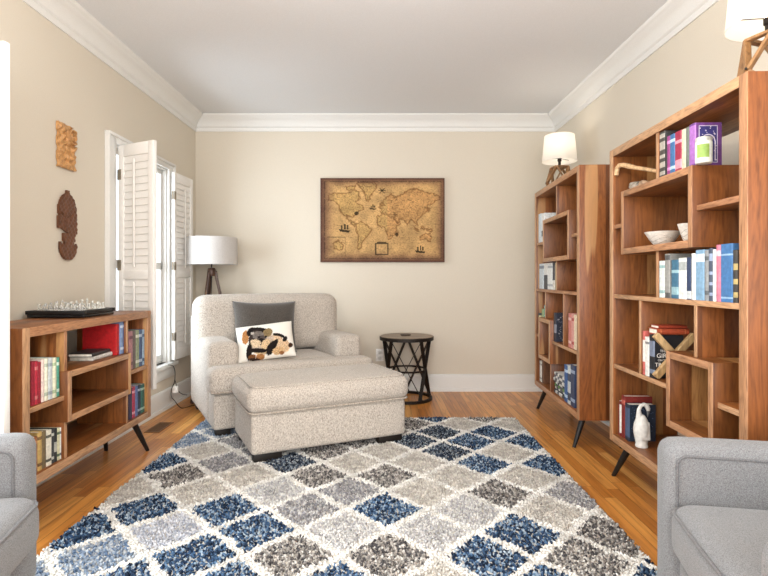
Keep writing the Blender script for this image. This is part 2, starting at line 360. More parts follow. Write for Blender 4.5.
def window(k, a, b):
    o = bpy.data.objects.new('window_%d' % k, None); COL.objects.link(o); o.location = (LW[0], LW[1], 0); o.rotation_euler = (0, 0, LW[2]); struct(o)
    cw = .115; ch_ = .062; mb = MB()
    mb.box(0, .022, a-cw, a, WZ0-.02, WZ1+ch_, .004); mb.box(0, .022, b, b+cw, WZ0-.02, WZ1+ch_, .004); mb.box(0, .024, a, b, WZ1, WZ1+ch_, .004)
    mb.box(.018, .034, a-cw, a-cw+.022, WZ0-.02, WZ1+ch_, .004); mb.box(.018, .034, b+cw-.022, b+cw, WZ0-.02, WZ1+ch_, .004); mb.box(.018, .036, a-cw, b+cw, WZ1+ch_-.022, WZ1+ch_, .004)
    mb.build('casing', TRIM, o)
    MB().box(-.15, .05, a-cw-.02, b+cw+.02, WZ0-.035, WZ0, .006).box(0, .02, a-cw, b+cw, WZ0-.13, WZ0-.035, .004).build('sill', TRIM, o)
    mb = MB(); x0, x1 = -.07, -.03; zm = 1.2
    mb.box(-.16, .0, a, a+.012, WZ0, WZ1, .001); mb.box(-.16, .0, b-.012, b, WZ0, WZ1, .001); mb.box(-.16, 0, a, b, WZ1-.012, WZ1, .001)
    for y0, y1 in ((a, a+.05), (b-.05, b)): mb.box(x0, x1, y0, y1, WZ0, WZ1, .003)
    for z0, z1 in ((WZ0, WZ0+.07), (zm-.03, zm+.03), (WZ1-.05, WZ1)): mb.box(x0, x1, a, b, z0, z1, .003)
    mb.box(x0+.01, x1-.008, (a+b)/2-.01, (a+b)/2+.01, WZ0, WZ1, .002)
    mb.build('sash', TRIM, o)
    MB().box(-.052, -.048, a+.04, b-.04, WZ0+.04, WZ1-.04, 0).build('pane', PANE, o)
window(1, *WIN[0]); window(2, *WIN[1])

# louvred shutters ------------------------------------------------------------
def shutter(label, hinge, free, z0, z1):
    hx, hy = hinge; fx, fy = free; w = math.hypot(fx-hx, fy-hy); a = math.atan2(fy-hy, fx-hx)
    r = thing('window_shutter', label, 'shutter', (hx, hy, z0), (0, 0, a), None)
    h = z1-z0; st = .05; mb = MB(); t = .014
    for x0, x1 in ((0, st), (w-st, w)): mb.box(x0, x1, -t, t, 0, h, .003)
    for a0, a1 in ((0, .10), (h-.08, h), (h*.46-.03, h*.46+.03)): mb.box(st-.001, w-st+.001, -t+.001, t-.001, a0, a1, .002)
    mb.build('shutter_frame', SHUT, r)
    mb = MB()
    for za, zb in ((.10, h*.46-.03), (h*.46+.03, h-.08)):
        n = int((zb-za)/.046); s = (zb-za)/n
        for i in range(n):
            zc = za+(i+.5)*s; M = Matrix.Translation((0, 0, zc)) @ Matrix.Rotation(math.radians(78), 4, 'X')
            mb.box(st, w-st, -.027, .027, -.004, .004, .002, 0, M, 1)
    mb.build('louvers', SHUT, r)
    mb = MB()
    for za, zb in ((.13, h*.46-.05), (h*.46+.05, h-.11)):
        for s in (-1, 1): mb.box(w/2-.006, w/2+.006, s*.026-.005, s*.026+.005, za, zb, .002)
    mb.build('tilt_rod', SHUT, r)
    for zc in (.2, h*.5, h-.2):
        MB().tube([(-.006, 0, zc-.035), (-.006, 0, zc+.035)], .006, 8).box(-.008, .03, -.016, -.013, zc-.035, zc+.035, .001).build('hinge', BRASS, r)
    return r
def onleft(y, off): return (LW[0]-.0157*(BACK-y)+off, y)
shutter('white louvred shutter swung open into the room between the low bookcase and the floor lamp', onleft(3.60, .04), (-1.482, 3.443), .37, 2.005)
shutter('white louvred shutter folded back against the wall, next to the floor lamp', onleft(4.47, .045), onleft(4.845, .062), .40, 2.005)
shutter('white shutter at the left edge of the photo, behind the left grey armchair', onleft(2.10, .04), (-1.434, 2.013), .37, 2.005)

# ------------------------------------------------------------------ bookcases
class Case:
    def __init__(s, Fp, d, n, L): s.F = Vector(Fp); s.d = Vector(d).normalized(); s.n = Vector(n).normalized(); s.L = L; s.a = math.atan2(s.n.y, s.n.x)
    def u(s, px, lx=0.0):
        k = (px-PX)/F; b = s.F+s.n*lx; return (k*b.y-b.x)/(s.d.x-k*s.d.y)
    def P(s, u, lx, z): q = s.F+s.d*u+s.n*lx; return Vector((q.x, q.y, z))
    def z(s, px, py, lx=0.0): q = s.P(s.u(px, lx), lx, 0); return EYE-(py-PY)*q.y/F
def leg_mesh(top, foot, top_h):
    mb = MB(); t = Vector(top); f = Vector(foot); d = f-t
    mb.tube([t, t+d*.5, f], [.020, .0165, .011], 16); return mb
def bookcase(label, c, z0, z1, depth, items, cat='bookcase'):
    r = thing('bookcase', label, cat, (c.F.x, c.F.y, 0), (0, 0, c.a)); Lc = c.L; w = .044; t = .022; rc = .006
    W2 = [WZ, EZ]; B2 = [WY, EY]
    MB().edgebox(0, depth, -w, 0, z0, z1, .003).build('side_panel', W2, r); MB().edgebox(0, depth, -Lc, -Lc+w, z0, z1, .003).build('side_panel', W2, r)
    MB().edgebox(.0, depth, -Lc+w, -w, z1-.040, z1, .002).build('top_panel', B2, r); MB().edgebox(0, depth, -Lc+w, -w, z0, z0+.040, .002).build('bottom_panel', B2, r)
    for it in items:
        if it[0] == 'D': MB().edgebox(rc, min(.29, depth-.004), -it[1]-t/2, -it[1]+t/2, it[2], it[3], .0015).build('divider', W2, r)
        elif it[0] == 'S': MB().edgebox(rc, depth-.004, -it[2], -it[1], it[3]-t, it[3], .0015).build('shelf', B2, r)
        elif it[0] == 'C':
            _, u0, u1, a, b = it; k = .030; mb = MB()
            mb.edgebox(-.012, depth-.004, -u1, -u1+k, a, b, .002, 0, 1); mb.edgebox(-.012, depth-.004, -u0-k, -u0, a, b, .002, 0, 1)
            mb.edgebox(-.012, depth-.004, -u1+k, -u0-k, b-k, b, .002, 2, 3); mb.edgebox(-.012, depth-.004, -u1+k, -u0-k, a, a+k, .002, 2, 3)
            mb.build('cubby_box', [WZ, EZ, WY, EY], r)
    for ux, fu in (((.08, -.02), (Lc-.08, Lc+.02)) if c is low else ((.08, -.02), (Lc-.16, Lc-.135))):
        for lx, fx in ((.085, .03 if ux < .1 or ux > Lc-.1 else .012), (depth-.07, depth-.035)):
            lg = leg_mesh((lx, -ux, z0+.002), (fx, -fu, 0), 0).build('leg', BLACK, r)
            MB().lathe([(.030, z0-.006), (.030, z0)], 20, 0, Matrix.Translation((lx, -ux, 0))).build('leg_plate', BLACK, lg)
    return r
LB = 1.13; CD = .35
near = Case((1.263, 2.903), (-.026, -1.124), (1, -.0231), LB); far = Case((1.288, 4.404), (-.054, -1.14), (1, -.0474), LB); low = Case((-1.457, 2.137), (0, 1), (-1, 0), 1.19)
def layout(mir):
    m = (lambda u: LB-u) if mir else (lambda u: u)
    def S_(a, b, z): a, b = sorted((m(a), m(b))); return ('S', a, b, z)
    def C_(a, b, z0, z1): a, b = sorted((m(a), m(b))); return ('C', a, b, z0, z1)
    e = .044
    ex = [('D', .462, .249, .461)] if mir else []
    return ex+[C_(.172, .823, 1.222, 1.548), ('D', m(.512), 1.548, 1.765), S_(e, .172, 1.388), S_(.823, LB-e, 1.388), S_(e, LB-e, 1.012), ('D', m(.512), 1.012, 1.222),
            ('D', m(.345), .634, .99), ('D', m(.815), .785, .99), S_(e, .624, .634), C_(.624, .958, .46, .785), S_(.958, LB-e, .64)]
bookcase('tall acacia bookcase nearest the camera on the right, beside the grey armchair', near, .21, 1.80, CD, layout(False))
bookcase('tall acacia bookcase farther away on the right, near the back wall', far, .21, 1.808, CD, layout(True))
LD = .33
e = .044
bookcase('low acacia bookcase under the wall carvings with a chess set on top', low, .225, .894, LD,
         [('D', .30, .668, .856), ('D', .30, .263, .432), ('C', .288, .90, .432, .668), ('S', e, .289, .557), ('D', .89, .668, .856), ('D', .89, .263, .432), ('S', .90, 1.19-e, .557)])

# ------------------------------------------------------------------ books
def book_mesh(name, th, h, dep, cover, band=None, bands=(), parent=None):
    'spine at x=0, y across the thickness, z up; a case wrapped round a page block'
    mb = MB(); k = min(.003, th*.16)
    prof = [(dep, -th/2), (.004, -th/2), (.0, -th/2+k*1.2), (-.0015, 0), (0, th/2-k*1.2), (.004, th/2), (dep, th/2)]
    inn = [(dep, -th/2+k), (.006, -th/2+k), (.004, -th/2+k*1.6), (.004, 0), (.004, th/2-k*1.6), (.006, th/2-k), (dep, th/2-k)]
    cuts = sorted({0, h} | {b*h for p in bands for b in p[:2]}); n = len(prof)
    vs = []; fs = []; mi = []
    for z in cuts:
        vs += [(x, y, z) for x, y in prof] + [(x, y, z) for x, y in inn]
    for j in range(len(cuts)-1):
        zm = (cuts[j]+cuts[j+1])/2/h; slot = 0
        for p in bands:
            if p[0] < zm < p[1]: slot = 1
        for i in range(n-1):
            a = j*2*n+i; mb.add([], []); fs.append((a, a+1, a+1+2*n, a+2*n)); mi.append(slot if 0 < i < n-2 else 0)
            a += n; fs.append((a+1, a, a+2*n, a+1+2*n)); mi.append(0)
        for i in (0, n-1):
            a = j*2*n+i; fs.append((a, a+n, a+3*n, a+2*n)); mi.append(0)
    for j in (0, len(cuts)-1):
        for i in range(n-1):
            a = j*2*n+i; fs.append((a, a+1, a+1+n, a+n)); mi.append(0)
    mb.v = vs; mb.f = fs; mb.m = mi
    o = mb.build(name, [cover, band or cover], parent, True, 40)
    MB().box(.005, dep-.004, -th/2+k*.9, th/2-k*.9, .003, h-.003, 0).build('pages', CREAMPAGE, o)
    return o
def colmat(c): return flat(tuple(c), .5, 0, .08)
GAP = .0012
def book(c, u0, u1, z, h, dep, lx, col, label, band=None, bands=(), group=None, lean=0):
    'upright book in a bookcase between u0 and u1, spine lx behind the front'
    th = abs(u1-u0)-GAP; o = book_mesh('book', th, h, dep, colmat(col), colmat(band) if band else None, bands)
    p = c.P((u0+u1)/2, lx, z+.0005); o.location = p; o.rotation_euler = Euler((lean, 0, c.a)); return tag(o, label, 'book', group)
def flatbook(loc, rz, th, h, dep, col, label, group=None, band=None, bands=()):
    'book lying down; dep along its local x, length h along its local y'
    o = book_mesh('book', th, h, dep, colmat(col), colmat(band) if band else None, bands)
    M = Matrix.Translation(loc) @ Matrix.Rotation(rz, 4, 'Z') @ Matrix.Translation((0, h, th/2)) @ Matrix.Rotation(PI/2, 4, 'X')
    o.matrix_world = M; return tag(o, label, 'book', group)
def row(c, z, lx, spec, where, group, dep=.15, depv=.02, lo=-9, hi=9, hmax=9):
    'spec: (px0, px1, py_top, colour, words, band, bands)'
    out = []
    for i, sp in enumerate(spec):
        p0, p1, pt, col, words = sp[:5]; band = sp[5] if len(sp) > 5 else None; bands = sp[6] if len(sp) > 6 else ((.12, .2), (.8, .88)) if band else ()
        u0, u1 = max(lo, c.u(p0, lx)), min(hi, c.u(p1, lx)); h = min(hmax, max(.06, c.z((p0+p1)/2, pt, lx)-z))
        if u1-u0 < .006: u0, u1 = (lo, lo+.008) if u1 < lo+.1 else (hi-.008, hi)
        if u0 == lo: lo = u1
        elif u0 < lo+.1: lo = max(lo, u1)
        out.append(book(c, u0, u1, z, h, min(dep+random.uniform(-depv, depv), (LD if c is low else CD)-lx-.01), lx, col, words+' '+where, band, bands, group))
    return out
NAVY = (38, 52, 82); WHT = (226, 226, 220)
# near bookcase, top row on the long box
row(near, 1.548, .009, [
    (659, 664.6, 132, (70, 66, 62), 'black and grey patterned paperback standing leftmost', (170, 164, 154), ((.06, .14), (.22, .34), (.42, .5), (.6, .78), (.86, .95))),
    (664.7, 666.5, 133, (30, 28, 30), 'thin black book standing second from left'),
    (666.6, 669.6, 136.5, (142, 62, 120), 'thin magenta book standing third from left', (210, 140, 190)),
    (669.7, 674.6, 134.5, (64, 108, 156), 'bright blue paperback standing fourth from left', (178, 206, 226)),
    (674.7, 681.2, 131.5, (156, 44, 72), 'crimson pink book standing fifth from left', (226, 150, 166), ((.08, .3), (.7, .78))),
    (681.3, 685.4, 129.5, (216, 200, 176), 'cream book standing left of the grey green one'),
    (685.5, 688.8, 127.5, (104, 112, 104), 'thin grey green book standing next to the purple one')],
    'in the near bookcase top row', 'books in the top row of the near bookcase', .13, .01, .525)
u0, u1 = near.u(688.8, .009)+.001, near.u(695.2, .009); pu = book(near, u0, u1, 1.548, .172, .105, .009, (112, 68, 134), 'purple hardback with ornate white arch cover behind the jar candle', (168, 112, 186), ((.05, .95),), 'books in the top row of the near bookcase')
# ornate arch printed on the purple cover (near side is local -y)
yy = -(u1-u0-GAP)/2-.0006; mb = MB(); NV, WH = 0, 1
def ypoly(mb, pts, y, mi): mb.add([(x, y, z) for x, z in pts]+[(x, y+.0006, z) for x, z in pts], [tuple(range(len(pts)))]+[(i, (i+1) % len(pts), (i+1) % len(pts)+len(pts), i+len(pts)) for i in range(len(pts))], mi)
ypoly(mb, [(.014, .012), (.088, .012), (.088, .16), (.014, .16)], yy, 0)
for k in range(46):
    a = random.random(); x = .018+random.random()*.066; z = .016+random.random()*.14; s_ = .0016+random.random()*.0018
    ypoly(mb, [(x-s_, z), (x, z-s_), (x+s_, z), (x, z+s_)], yy-.0006, 1)
arch = [(.051+.028*math.cos(t), .098+.028*math.sin(t)) for t in np.linspace(PI, 0, 14)]
for i in range(13):
    (xa, za), (xb, zb) = arch[i], arch[i+1]; f = .86
    ypoly(mb, [(xa, za), (xb, zb), (.051+(xb-.051)*f, .098+(zb-.098)*f), (.051+(xa-.051)*f, .098+(za-.098)*f)], yy-.0008, 1)
for x0, x1, z0, z1 in ((.014, .0165, .012, .16), (.0855, .088, .012, .16), (.014, .088, .012, .0145), (.014, .088, .1575, .16), (.022, .026, .02, .1), (.076, .08, .02, .1)):
    ypoly(mb, [(x0, z0), (x1, z0), (x1, z1), (x0, z1)], yy-.0009, 1)
mb.build('cover_ornament', [flat((62, 58, 118), .5), flat((214, 206, 222), .5)], pu)
# jar candle
p = near.P(u1+.034, .023, 1.5485); jar = thing('jar_candle', 'white jar candle with a green label in front of the purple book', 'candle', p, (0, 0, near.a))
MB().lathe([(.0, 0), (.027, 0), (.030, .004), (.030, .082), (.028, .086)], 32).build('jar', flat((226, 230, 222), .25), jar)
MB().lathe([(.0295, .0861), (.0295, .098), (.027, .102), (0, .102)], 32).build('lid', flat((206, 206, 198), .3, .3), jar)
mb = MB(); vs = []; fs = []
for i in range(13):
    a = PI+.2+(i/12)*1.5; vs += [(.0304*math.cos(a), .0304*math.sin(a), .02), (.0304*math.cos(a), .0304*math.sin(a), .072)]
fs = [(2*i, 2*i+2, 2*i+3, 2*i+1) for i in range(12)]; mb.add(vs, fs); mb.build('jar_label', flat((140, 172, 86), .5), jar)

# near bookcase, long row of blue and white books
B1 = (200, 212, 214); B2_ = (74, 116, 142)
row(near, 1.012, .008, [
    (658, 664, 261, (214, 222, 218), 'pale aqua book standing leftmost', (150, 186, 186)),
    (664.4, 669.4, 254, (150, 150, 146), 'tall grey book standing second from left', (84, 84, 84), ((.0, .12), (.86, .97))),
    (671, 678, 260, (62, 108, 134), 'teal blue book standing third from left', (150, 186, 196), ((.1, .3), (.66, .74))),
    (678.3, 685.8, 258, (224, 226, 222), 'wide white book standing in the middle', (170, 176, 176), ((.7, .9),)),
    (686.2, 690.6, 257.5, (52, 66, 96), 'dark navy book standing beside the wide white one', (206, 212, 214), ((.02, .2),)),
    (691, 695, 253.5, (232, 232, 228), 'narrow tall white book standing'),
    (695.3, 703.8, 250, (128, 164, 192), 'wide light blue book standing', (206, 220, 228), ((.76, .92),)),
    (704, 708, 250.5, (140, 144, 146), 'grey book standing right of the light blue one', (90, 96, 100)),
    (708.2, 712, 248.5, (70, 80, 96), 'slate book with blue flecks standing', (150, 164, 190), ((.1, .16), (.3, .36), (.5, .56), (.76, .9))),
    (712.2, 715.4, 249.5, (230, 230, 226), 'thin white book standing left of the pink one'),
    (715.6, 720, 245, (204, 120, 140), 'rose pink book standing', (232, 190, 200), ((.8, .9),)),
    (720.3, 732.2, 244, (70, 116, 166), 'thick bright blue hardback standing', (150, 184, 214), ((.06, .09), (.8, .83))),
    (732.4, 737.0, 250, (64, 60, 56), 'black and tan book standing rightmost', (186, 166, 110), ((.1, .2), (.35, .45), (.62, .74)))],
    'in the near bookcase middle row', 'blue and white books in the near bookcase', .16, .015, .525)
# row behind the X bookend
zs = .634
row(near, zs, .012, [
    (641.3, 644.4, 331, (190, 96, 88), 'thin red and white paperback standing leftmost', (226, 216, 208), ((.3, .8),)),
    (644.8, 648.6, 337, (226, 224, 218), 'white paperback standing second from left', (120, 120, 120), ((.82, .88),))],
    'behind the wooden X bookend', 'books behind the X bookend', .12, .01, .3575)
ug0, ug1 = near.u(649, .012), near.u(654, .012)
girl = book(near, ug0, ug1, zs, .200, .135, .012, (28, 30, 36), 'black novel with white cover lettering behind the wooden X bookend', (120, 130, 150), ((.1, .2), (.5, .86)), 'books behind the X bookend')
def text(txt, size, parent, mat, M, name='title', depth=.0004, align='CENTER'):
    cu = bpy.data.curves.new('t', 'FONT'); cu.body = txt; cu.size = size; cu.extrude = depth; cu.align_x = align
    to = bpy.data.objects.new('t', cu); COL.objects.link(to); bpy.context.view_layer.update()
    me = bpy.data.meshes.new_from_object(to.evaluated_get(bpy.context.evaluated_depsgraph_get())); bpy.data.objects.remove(to); bpy.data.curves.remove(cu)
    me.materials.clear(); me.materials.append(mat); o = bpy.data.objects.new(name, me); COL.objects.link(o); o.parent = parent; o.matrix_local = M; return o
yg = -(abs(ug1-ug0)-GAP)/2-.0006
LET = flat((230, 228, 224), .5)
for k, (t_, s_, z_) in enumerate((('THE', .016, .122), ('GIRL', .029, .096), ('ON THE', .013, .080), ('TRAIN', .026, .055))):
    text(t_, s_, girl, LET, Matrix.Translation((.042, yg, z_)) @ Matrix.Rotation(PI/2, 4, 'X'))
# red leather books lying on top of that row
zt = zs+.2035
p = near.P((ug0+ug1)/2+.02, .028, zt)
flatbook(near.P(ug1+.004, .170, zt+.0005), near.a+PI/2, .026, .145, .085, (168, 74, 46), 'red leather book lying flat on the black novel near the X bookend', 'red books lying on the novel', (196, 110, 70), ((.1, .14), (.86, .9)))
flatbook(near.P(ug1-.002, .165, zt+.0275), near.a+PI/2, .014, .13, .080, (150, 60, 40), 'thin red book lying on top of the red leather book', 'red books lying on the novel')
# X bookend
q = near.P(.5, .15, 0); px0 = (PX+F*q.x/q.y)
xb = thing('letter_bookend', 'pale wooden X shaped bookend leaning in front of the black novel', 'bookend', near.P(near.u(654, .02)+.030, .10, zs+.0005), (0, 0, near.a))
MB().bar((-.088, 0, .0105), (.088, 0, .2045), .03, .026, (0, 1, 0), 0, .002).build('diagonal_bar', PALEWOOD, xb)
MB().bar((.088, .0, .0105), (-.088, .0, .2045), .03, .0255, (0, 1, 0), 0, .002).build('diagonal_bar', PALEWOOD, xb)
for o in [c for c in xb.children]:
    for v in o.data.vertices:
        v.co.z = max(0, min(.215, v.co.z))
# bottom compartment books and goose
zb = .25
row(near, zb, .03, [(615.8, 617.4, 402, (120, 44, 40), 'thin dark red book standing leftmost'), (617.6, 621, 400.5, (226, 222, 214), 'white spined book standing second', (120, 40, 40), ((.0, .08), (.9, 1)))],
    'beside the white goose figurine', 'books behind the goose figurine', .16, .01, .0455)
book(near, near.u(621.2, .03), near.u(624.6, .03), zb, .222, .145, .03, (122, 40, 36), 'tall dark red book standing behind the navy book and goose figurine', (176, 92, 80), ((.8, .9),), 'books behind the goose figurine')
nb = book(near, near.u(624.8, .03), near.u(629, .03), zb, .19, .138, .03, (32, 42, 58), 'navy book with speckled cover right behind the goose figurine', (70, 88, 116), ((.1, .9),), 'books behind the goose figurine')
mb = MB(); yn = -(abs(near.u(629, .03)-near.u(624.8, .03))-GAP)/2-.0006
for k in range(60):
    x = .012+random.random()*.112; z = .012+random.random()*.165; s_ = .002
    ypoly(mb, [(x-s_, z-.0012), (x+s_, z-.0012), (x+s_, z+.0012), (x-s_, z+.0012)], yn, 0)
mb.build('cover_speckle', flat((92, 112, 142), .6), nb)
g = thing('goose_figurine', 'white ceramic goose figurine with a bent neck on the bottom shelf', 'figurine', near.P(near.u(640.5, .05), .055, zb+.0005), (0, 0, near.a))
body = [(.0, 0), (.031, 0), (.033, .005), (.030, .016), (.033, .035), (.040, .065), (.042, .09), (.038, .118), (.029, .142), (.018, .16), (.0, .17)]
M = Matrix.Diagonal((.9, 1.0, .98, 1))
MB().lathe(body, 32, 0, M, True).tube([(-.004, 0, .13), (-.012, 0, .155), (-.013, 0, .185), (-.004, 0, .206), (.012, 0, .213), (.026, 0, .206), (.033, 0, .190), (.034, 0, .178)], [.024, .015, .0095, .009, .0095, .012, .0105, .007], 16).build('body', CERAMIC, g)
MB().tube([(.034, 0, .182), (.0325, 0, .166), (.029, 0, .148)], [.0085, .006, .002], 12).build('beak', flat((92, 94, 96), .5), g)
for s in (-1, 1):
    mb = MB(); mb.rbox(-.022, .03, -.006, .006, .04, .13, .006, 5, (0, .004, 0), 0, Matrix.Translation((.0, s*.034, 0)) @ Matrix.Rotation(s*.10, 4, 'X')); mb.build('wing', CERAMIC, g)
# objects on/in the long box
bz = 1.2525
def bowl(label, loc, r, h):
    o = thing('bowl', label, 'bowl', loc); prof = [(0, 0), (r*.42, 0), (r*.47, .004), (r*.72, h*.45), (r*.93, h*.85), (r, h), (r*.965, h), (r*.89, h*.82), (r*.66, h*.45), (r*.4, .012), (0, .010)]
    MB().lathe(prof, 40).build('bowl_body', flat((222, 216, 206), .4), o)
    mb = MB()
    for s in range(3):
        pts = []
        for i in range(24):
            t = i/23*2.2+PI*.75+s*.3; z = h*(.25+.18*s)+.008*math.sin(t*3+s); f = .47+(z/h)*.52; pts.append((r*f*math.cos(t)*1.01, r*f*math.sin(t)*1.01, z))
        mb.tube(pts, .0009, 5)
    mb.build('glaze_line', flat((150, 140, 126), .5), o); return o
bowl('white striped bowl in the long box of the near bookcase, left one', near.P(near.u(661.5, .08), .085, bz), .079, .066)
bowl('small white bowl mostly hidden by the right post of the long box', near.P(near.u(689, .10), .105, bz), .05, .085)
def rock(name, label, cat, loc, s, mat, seed, pts=None):
    rs = random.Random(seed); b = bmesh.new(); bmesh.ops.create_icosphere(b, subdivisions=3, radius=1)
    dirs = [(Vector((rs.gauss(0, 1), rs.gauss(0, 1), rs.gauss(0, 1))).normalized(), rs.uniform(.72, .95)) for _ in range(12)]
    for v in b.verts:
        p = v.co.normalized(); k = 1
        for d, q in dirs: k = min(k, q/max(.01, p.dot(d))) if p.dot(d) > q else k
        v.co = Vector((p.x*k*s[0], p.y*k*s[1], p.z*k*s[2]))
    zmin = min(v.co.z for v in b.verts)
    for v in b.verts: v.co.z = max(0, v.co.z-zmin-s[2]*.12)
    o = MB().bm(b).build(name, mat, None, True, 25); o.location = loc; return tag(o, label, cat)
rock('stone', 'grey brown stone between the two bowls in the long box', 'stone', near.P(near.u(689, .10)-.078, .175, bz), (.038, .036, .036), DARKSTONE, 3)
sp = MB(); sp.tube([(0, 0, .0), (.004, 0, .03), (-.004, .004, .07), (.002, 0, .115)], [.018, .012, .007, .002], 10).tube([(0, 0, .02), (.02, .0, .06), (.018, .006, .085)], [.009, .006, .002], 8)
o = sp.build('dried_thistle', flat((104, 82, 62), .8)); o.location = near.P(near.u(676.5, .16)-.02, .24, bz+.003); tag(o, 'spiky brown dried stem standing behind the stone in the long box', 'dried plant')
rock('carved_stone', 'round grey carved stone on the long box, left of the patterned books', 'stone', near.P(near.u(634, .05), .06, 1.5485), (.036, .036, .030), STONE, 5)
rock('carved_stone', 'smaller brown grey stone beside the round one on the long box', 'stone', near.P(near.u(642.5, .06), .07, 1.5485), (.030, .024, .026), flat((150, 124, 100), .8, 0, .3), 8)
rock('carved_stone', 'low flat stone closest to the bookcase divider on the long box', 'stone', near.P(near.u(650, .06), .07, 1.5485), (.026, .022, .014), DARKSTONE, 12)
# carved walking stick
mb = MB(); a = near.P(.055, .03, 1.66); 
pts = [near.P(.062, .012, 1.655), near.P(.060, .014, 1.672), near.P(.066, .016, 1.694), near.P(.085, .019, 1.704), near.P(.12, .024, 1.699), near.P(.165, .032, 1.683), near.P(.22, .045, 1.663), near.P(.30, .065, 1.638), near.P(.40, .09, 1.605), near.P(.485, .112, 1.576), near.P(.495, .114, 1.573)]
o = mb.tube(pts, [.011, .0135, .013, .0125, .0125, .014, .0105, .0095, .009, .0085, .0085], 12).build('walking_stick', flat((206, 170, 128), .55, 0, .14)); tag(o, 'pale knobbly walking stick with a hooked handle lying in the top of the near bookcase', 'walking stick')

# far bookcase books
row(far, 1.388, .02, [(538.4, 541.2, 214, (206, 216, 222), 'pale blue book standing leftmost'), (541.4, 544.4, 213.5, (226, 228, 226), 'white book standing second', (60, 66, 80), ((.2, .4),))],
    'on the high left shelf of the far bookcase', 'books on the high left shelf of the far bookcase', .14, .01)
flatbook(far.P(far.u(558.5, .08), .07, 1.5485), far.a, .026, .19, .16, (222, 218, 210), 'white book lying flat on the far bookcase long box')
row(far, 1.012, .02, [
    (539.2, 543.6, 260.5, (196, 206, 212), 'pale grey blue book standing leftmost', (120, 132, 146), ((.8, .92),)),
    (543.8, 547.2, 262, (64, 68, 74), 'white topped dark book standing second', (214, 214, 210), ((.55, 1),)),
    (547.4, 552.2, 261.5, (220, 222, 220), 'wide white book standing third', (170, 174, 178)),
    (552.4, 554.6, 262, (66, 70, 78), 'thin dark grey book standing fourth', (212, 212, 206), ((.0, .35),)),
    (554.8, 556.0, 263, (180, 160, 130), 'thin tan book standing rightmost')],
    'in the middle row of the far bookcase', 'books in the middle row of the far bookcase', .16, .01, .0455, 1.13-.525, .203)
row(far, .7855, .03, [(541.6, 543.8, 309, (150, 176, 134), 'small pale green book standing left'), (544, 547.3, 305.5, (74, 138, 142), 'small teal book standing right', (170, 200, 196))],
    'on the lower box of the far bookcase', 'small books on the lower box of the far bookcase', .12, .005)
book(far, .046, .060, .6405, .17, .14, .02, (60, 62, 58), 'thin dark book standing left of the far lower box', None, (), 'slim books left of the far lower box')
book(far, .061, .074, .6405, .15, .14, .02, (198, 190, 150), 'thin yellowish book standing left of the far lower box', None, (), 'slim books left of the far lower box')
dk = book(far, far.u(553.8, .015), far.u(556, .015), .634, .21, .17, .015, (44, 48, 62), 'large dark book with a mottled grey cover in the far bookcase', (140, 140, 150), ((.3, .6),))
mb = MB(); yn = -(abs(far.u(556, .015)-far.u(553.8, .015))-GAP)/2-.0006
for k in range(70):
    x = .012+random.random()*.145; z = .012+random.random()*.18; s_ = .003+random.random()*.006
    ypoly(mb, [(x+s_*math.cos(t), z+s_*.7*math.sin(t)) for t in np.linspace(0, 2*PI, 7)[:-1]], yn, k % 2)
mb.build('cover_picture', [flat((84, 86, 100), .6), flat((150, 146, 150), .6)], dk)
row(far, .634, .02, [(568.2, 571.0, 313.5, (196, 120, 112), 'dusty red book standing left', (226, 190, 180)), (571.2, 573.6, 314, (206, 150, 140), 'rose book standing middle', (160, 60, 60)), (573.8, 576.6, 315, (222, 206, 178), 'cream book standing right')],
    'right of the divider in the far bookcase', 'books right of the divider in the far bookcase', .15, .01)
# stack lying on the far bottom shelf
zc = .2505; u9 = far.u(564.2, .02)-.008; l9 = u9-.484
for i, (th, col, w_) in enumerate((( .026, (58, 60, 66), 'dark grey book at the bottom of'), (.020, (222, 222, 216), 'white book second from the bottom of'), (.022, (92, 142, 70), 'green book in the middle of'), (.018, (46, 48, 54), 'black book above the green one in'), (.024, (216, 216, 212), 'thick white book above the black one in'), (.018, (86, 94, 108), 'slate book second from the top of'), (.022, (226, 226, 222), 'white book on top of'))):
    flatbook(far.P(u9-random.uniform(0, .006), .028+random.uniform(-.006, .008), zc), far.a, th, l9-random.uniform(0, .02), .18, col, w_+' the stack on the far bookcase bottom shelf', 'stacked books on the far bottom shelf', (206, 206, 204) if sum(col) < 300 else (80, 84, 90), ((.15, .35), (.5, .8))); zc += th+.0006
row(far, .25, .02, [(564.2, 567.2, 365, (54, 92, 146), 'medium blue book standing left', (180, 200, 220)), (567.4, 570.2, 366, (196, 200, 200), 'light grey book standing middle', (60, 70, 90), ((.1, .3), (.6, .8))), (570.4, 574.4, 365, (48, 62, 92), 'navy book standing right', (150, 164, 186))],
    'next to the stack on the far bottom shelf', 'books next to the far stack', .16, .01)
row(far, .25, .03, [(539.4, 541.6, 361, (222, 222, 216), 'white book standing left', (160, 160, 156)), (541.8, 543.8, 360.5, (104, 70, 48), 'brown book standing right')],
    'under the lower box of the far bookcase', 'books under the far lower box', .15, .01, .0455)

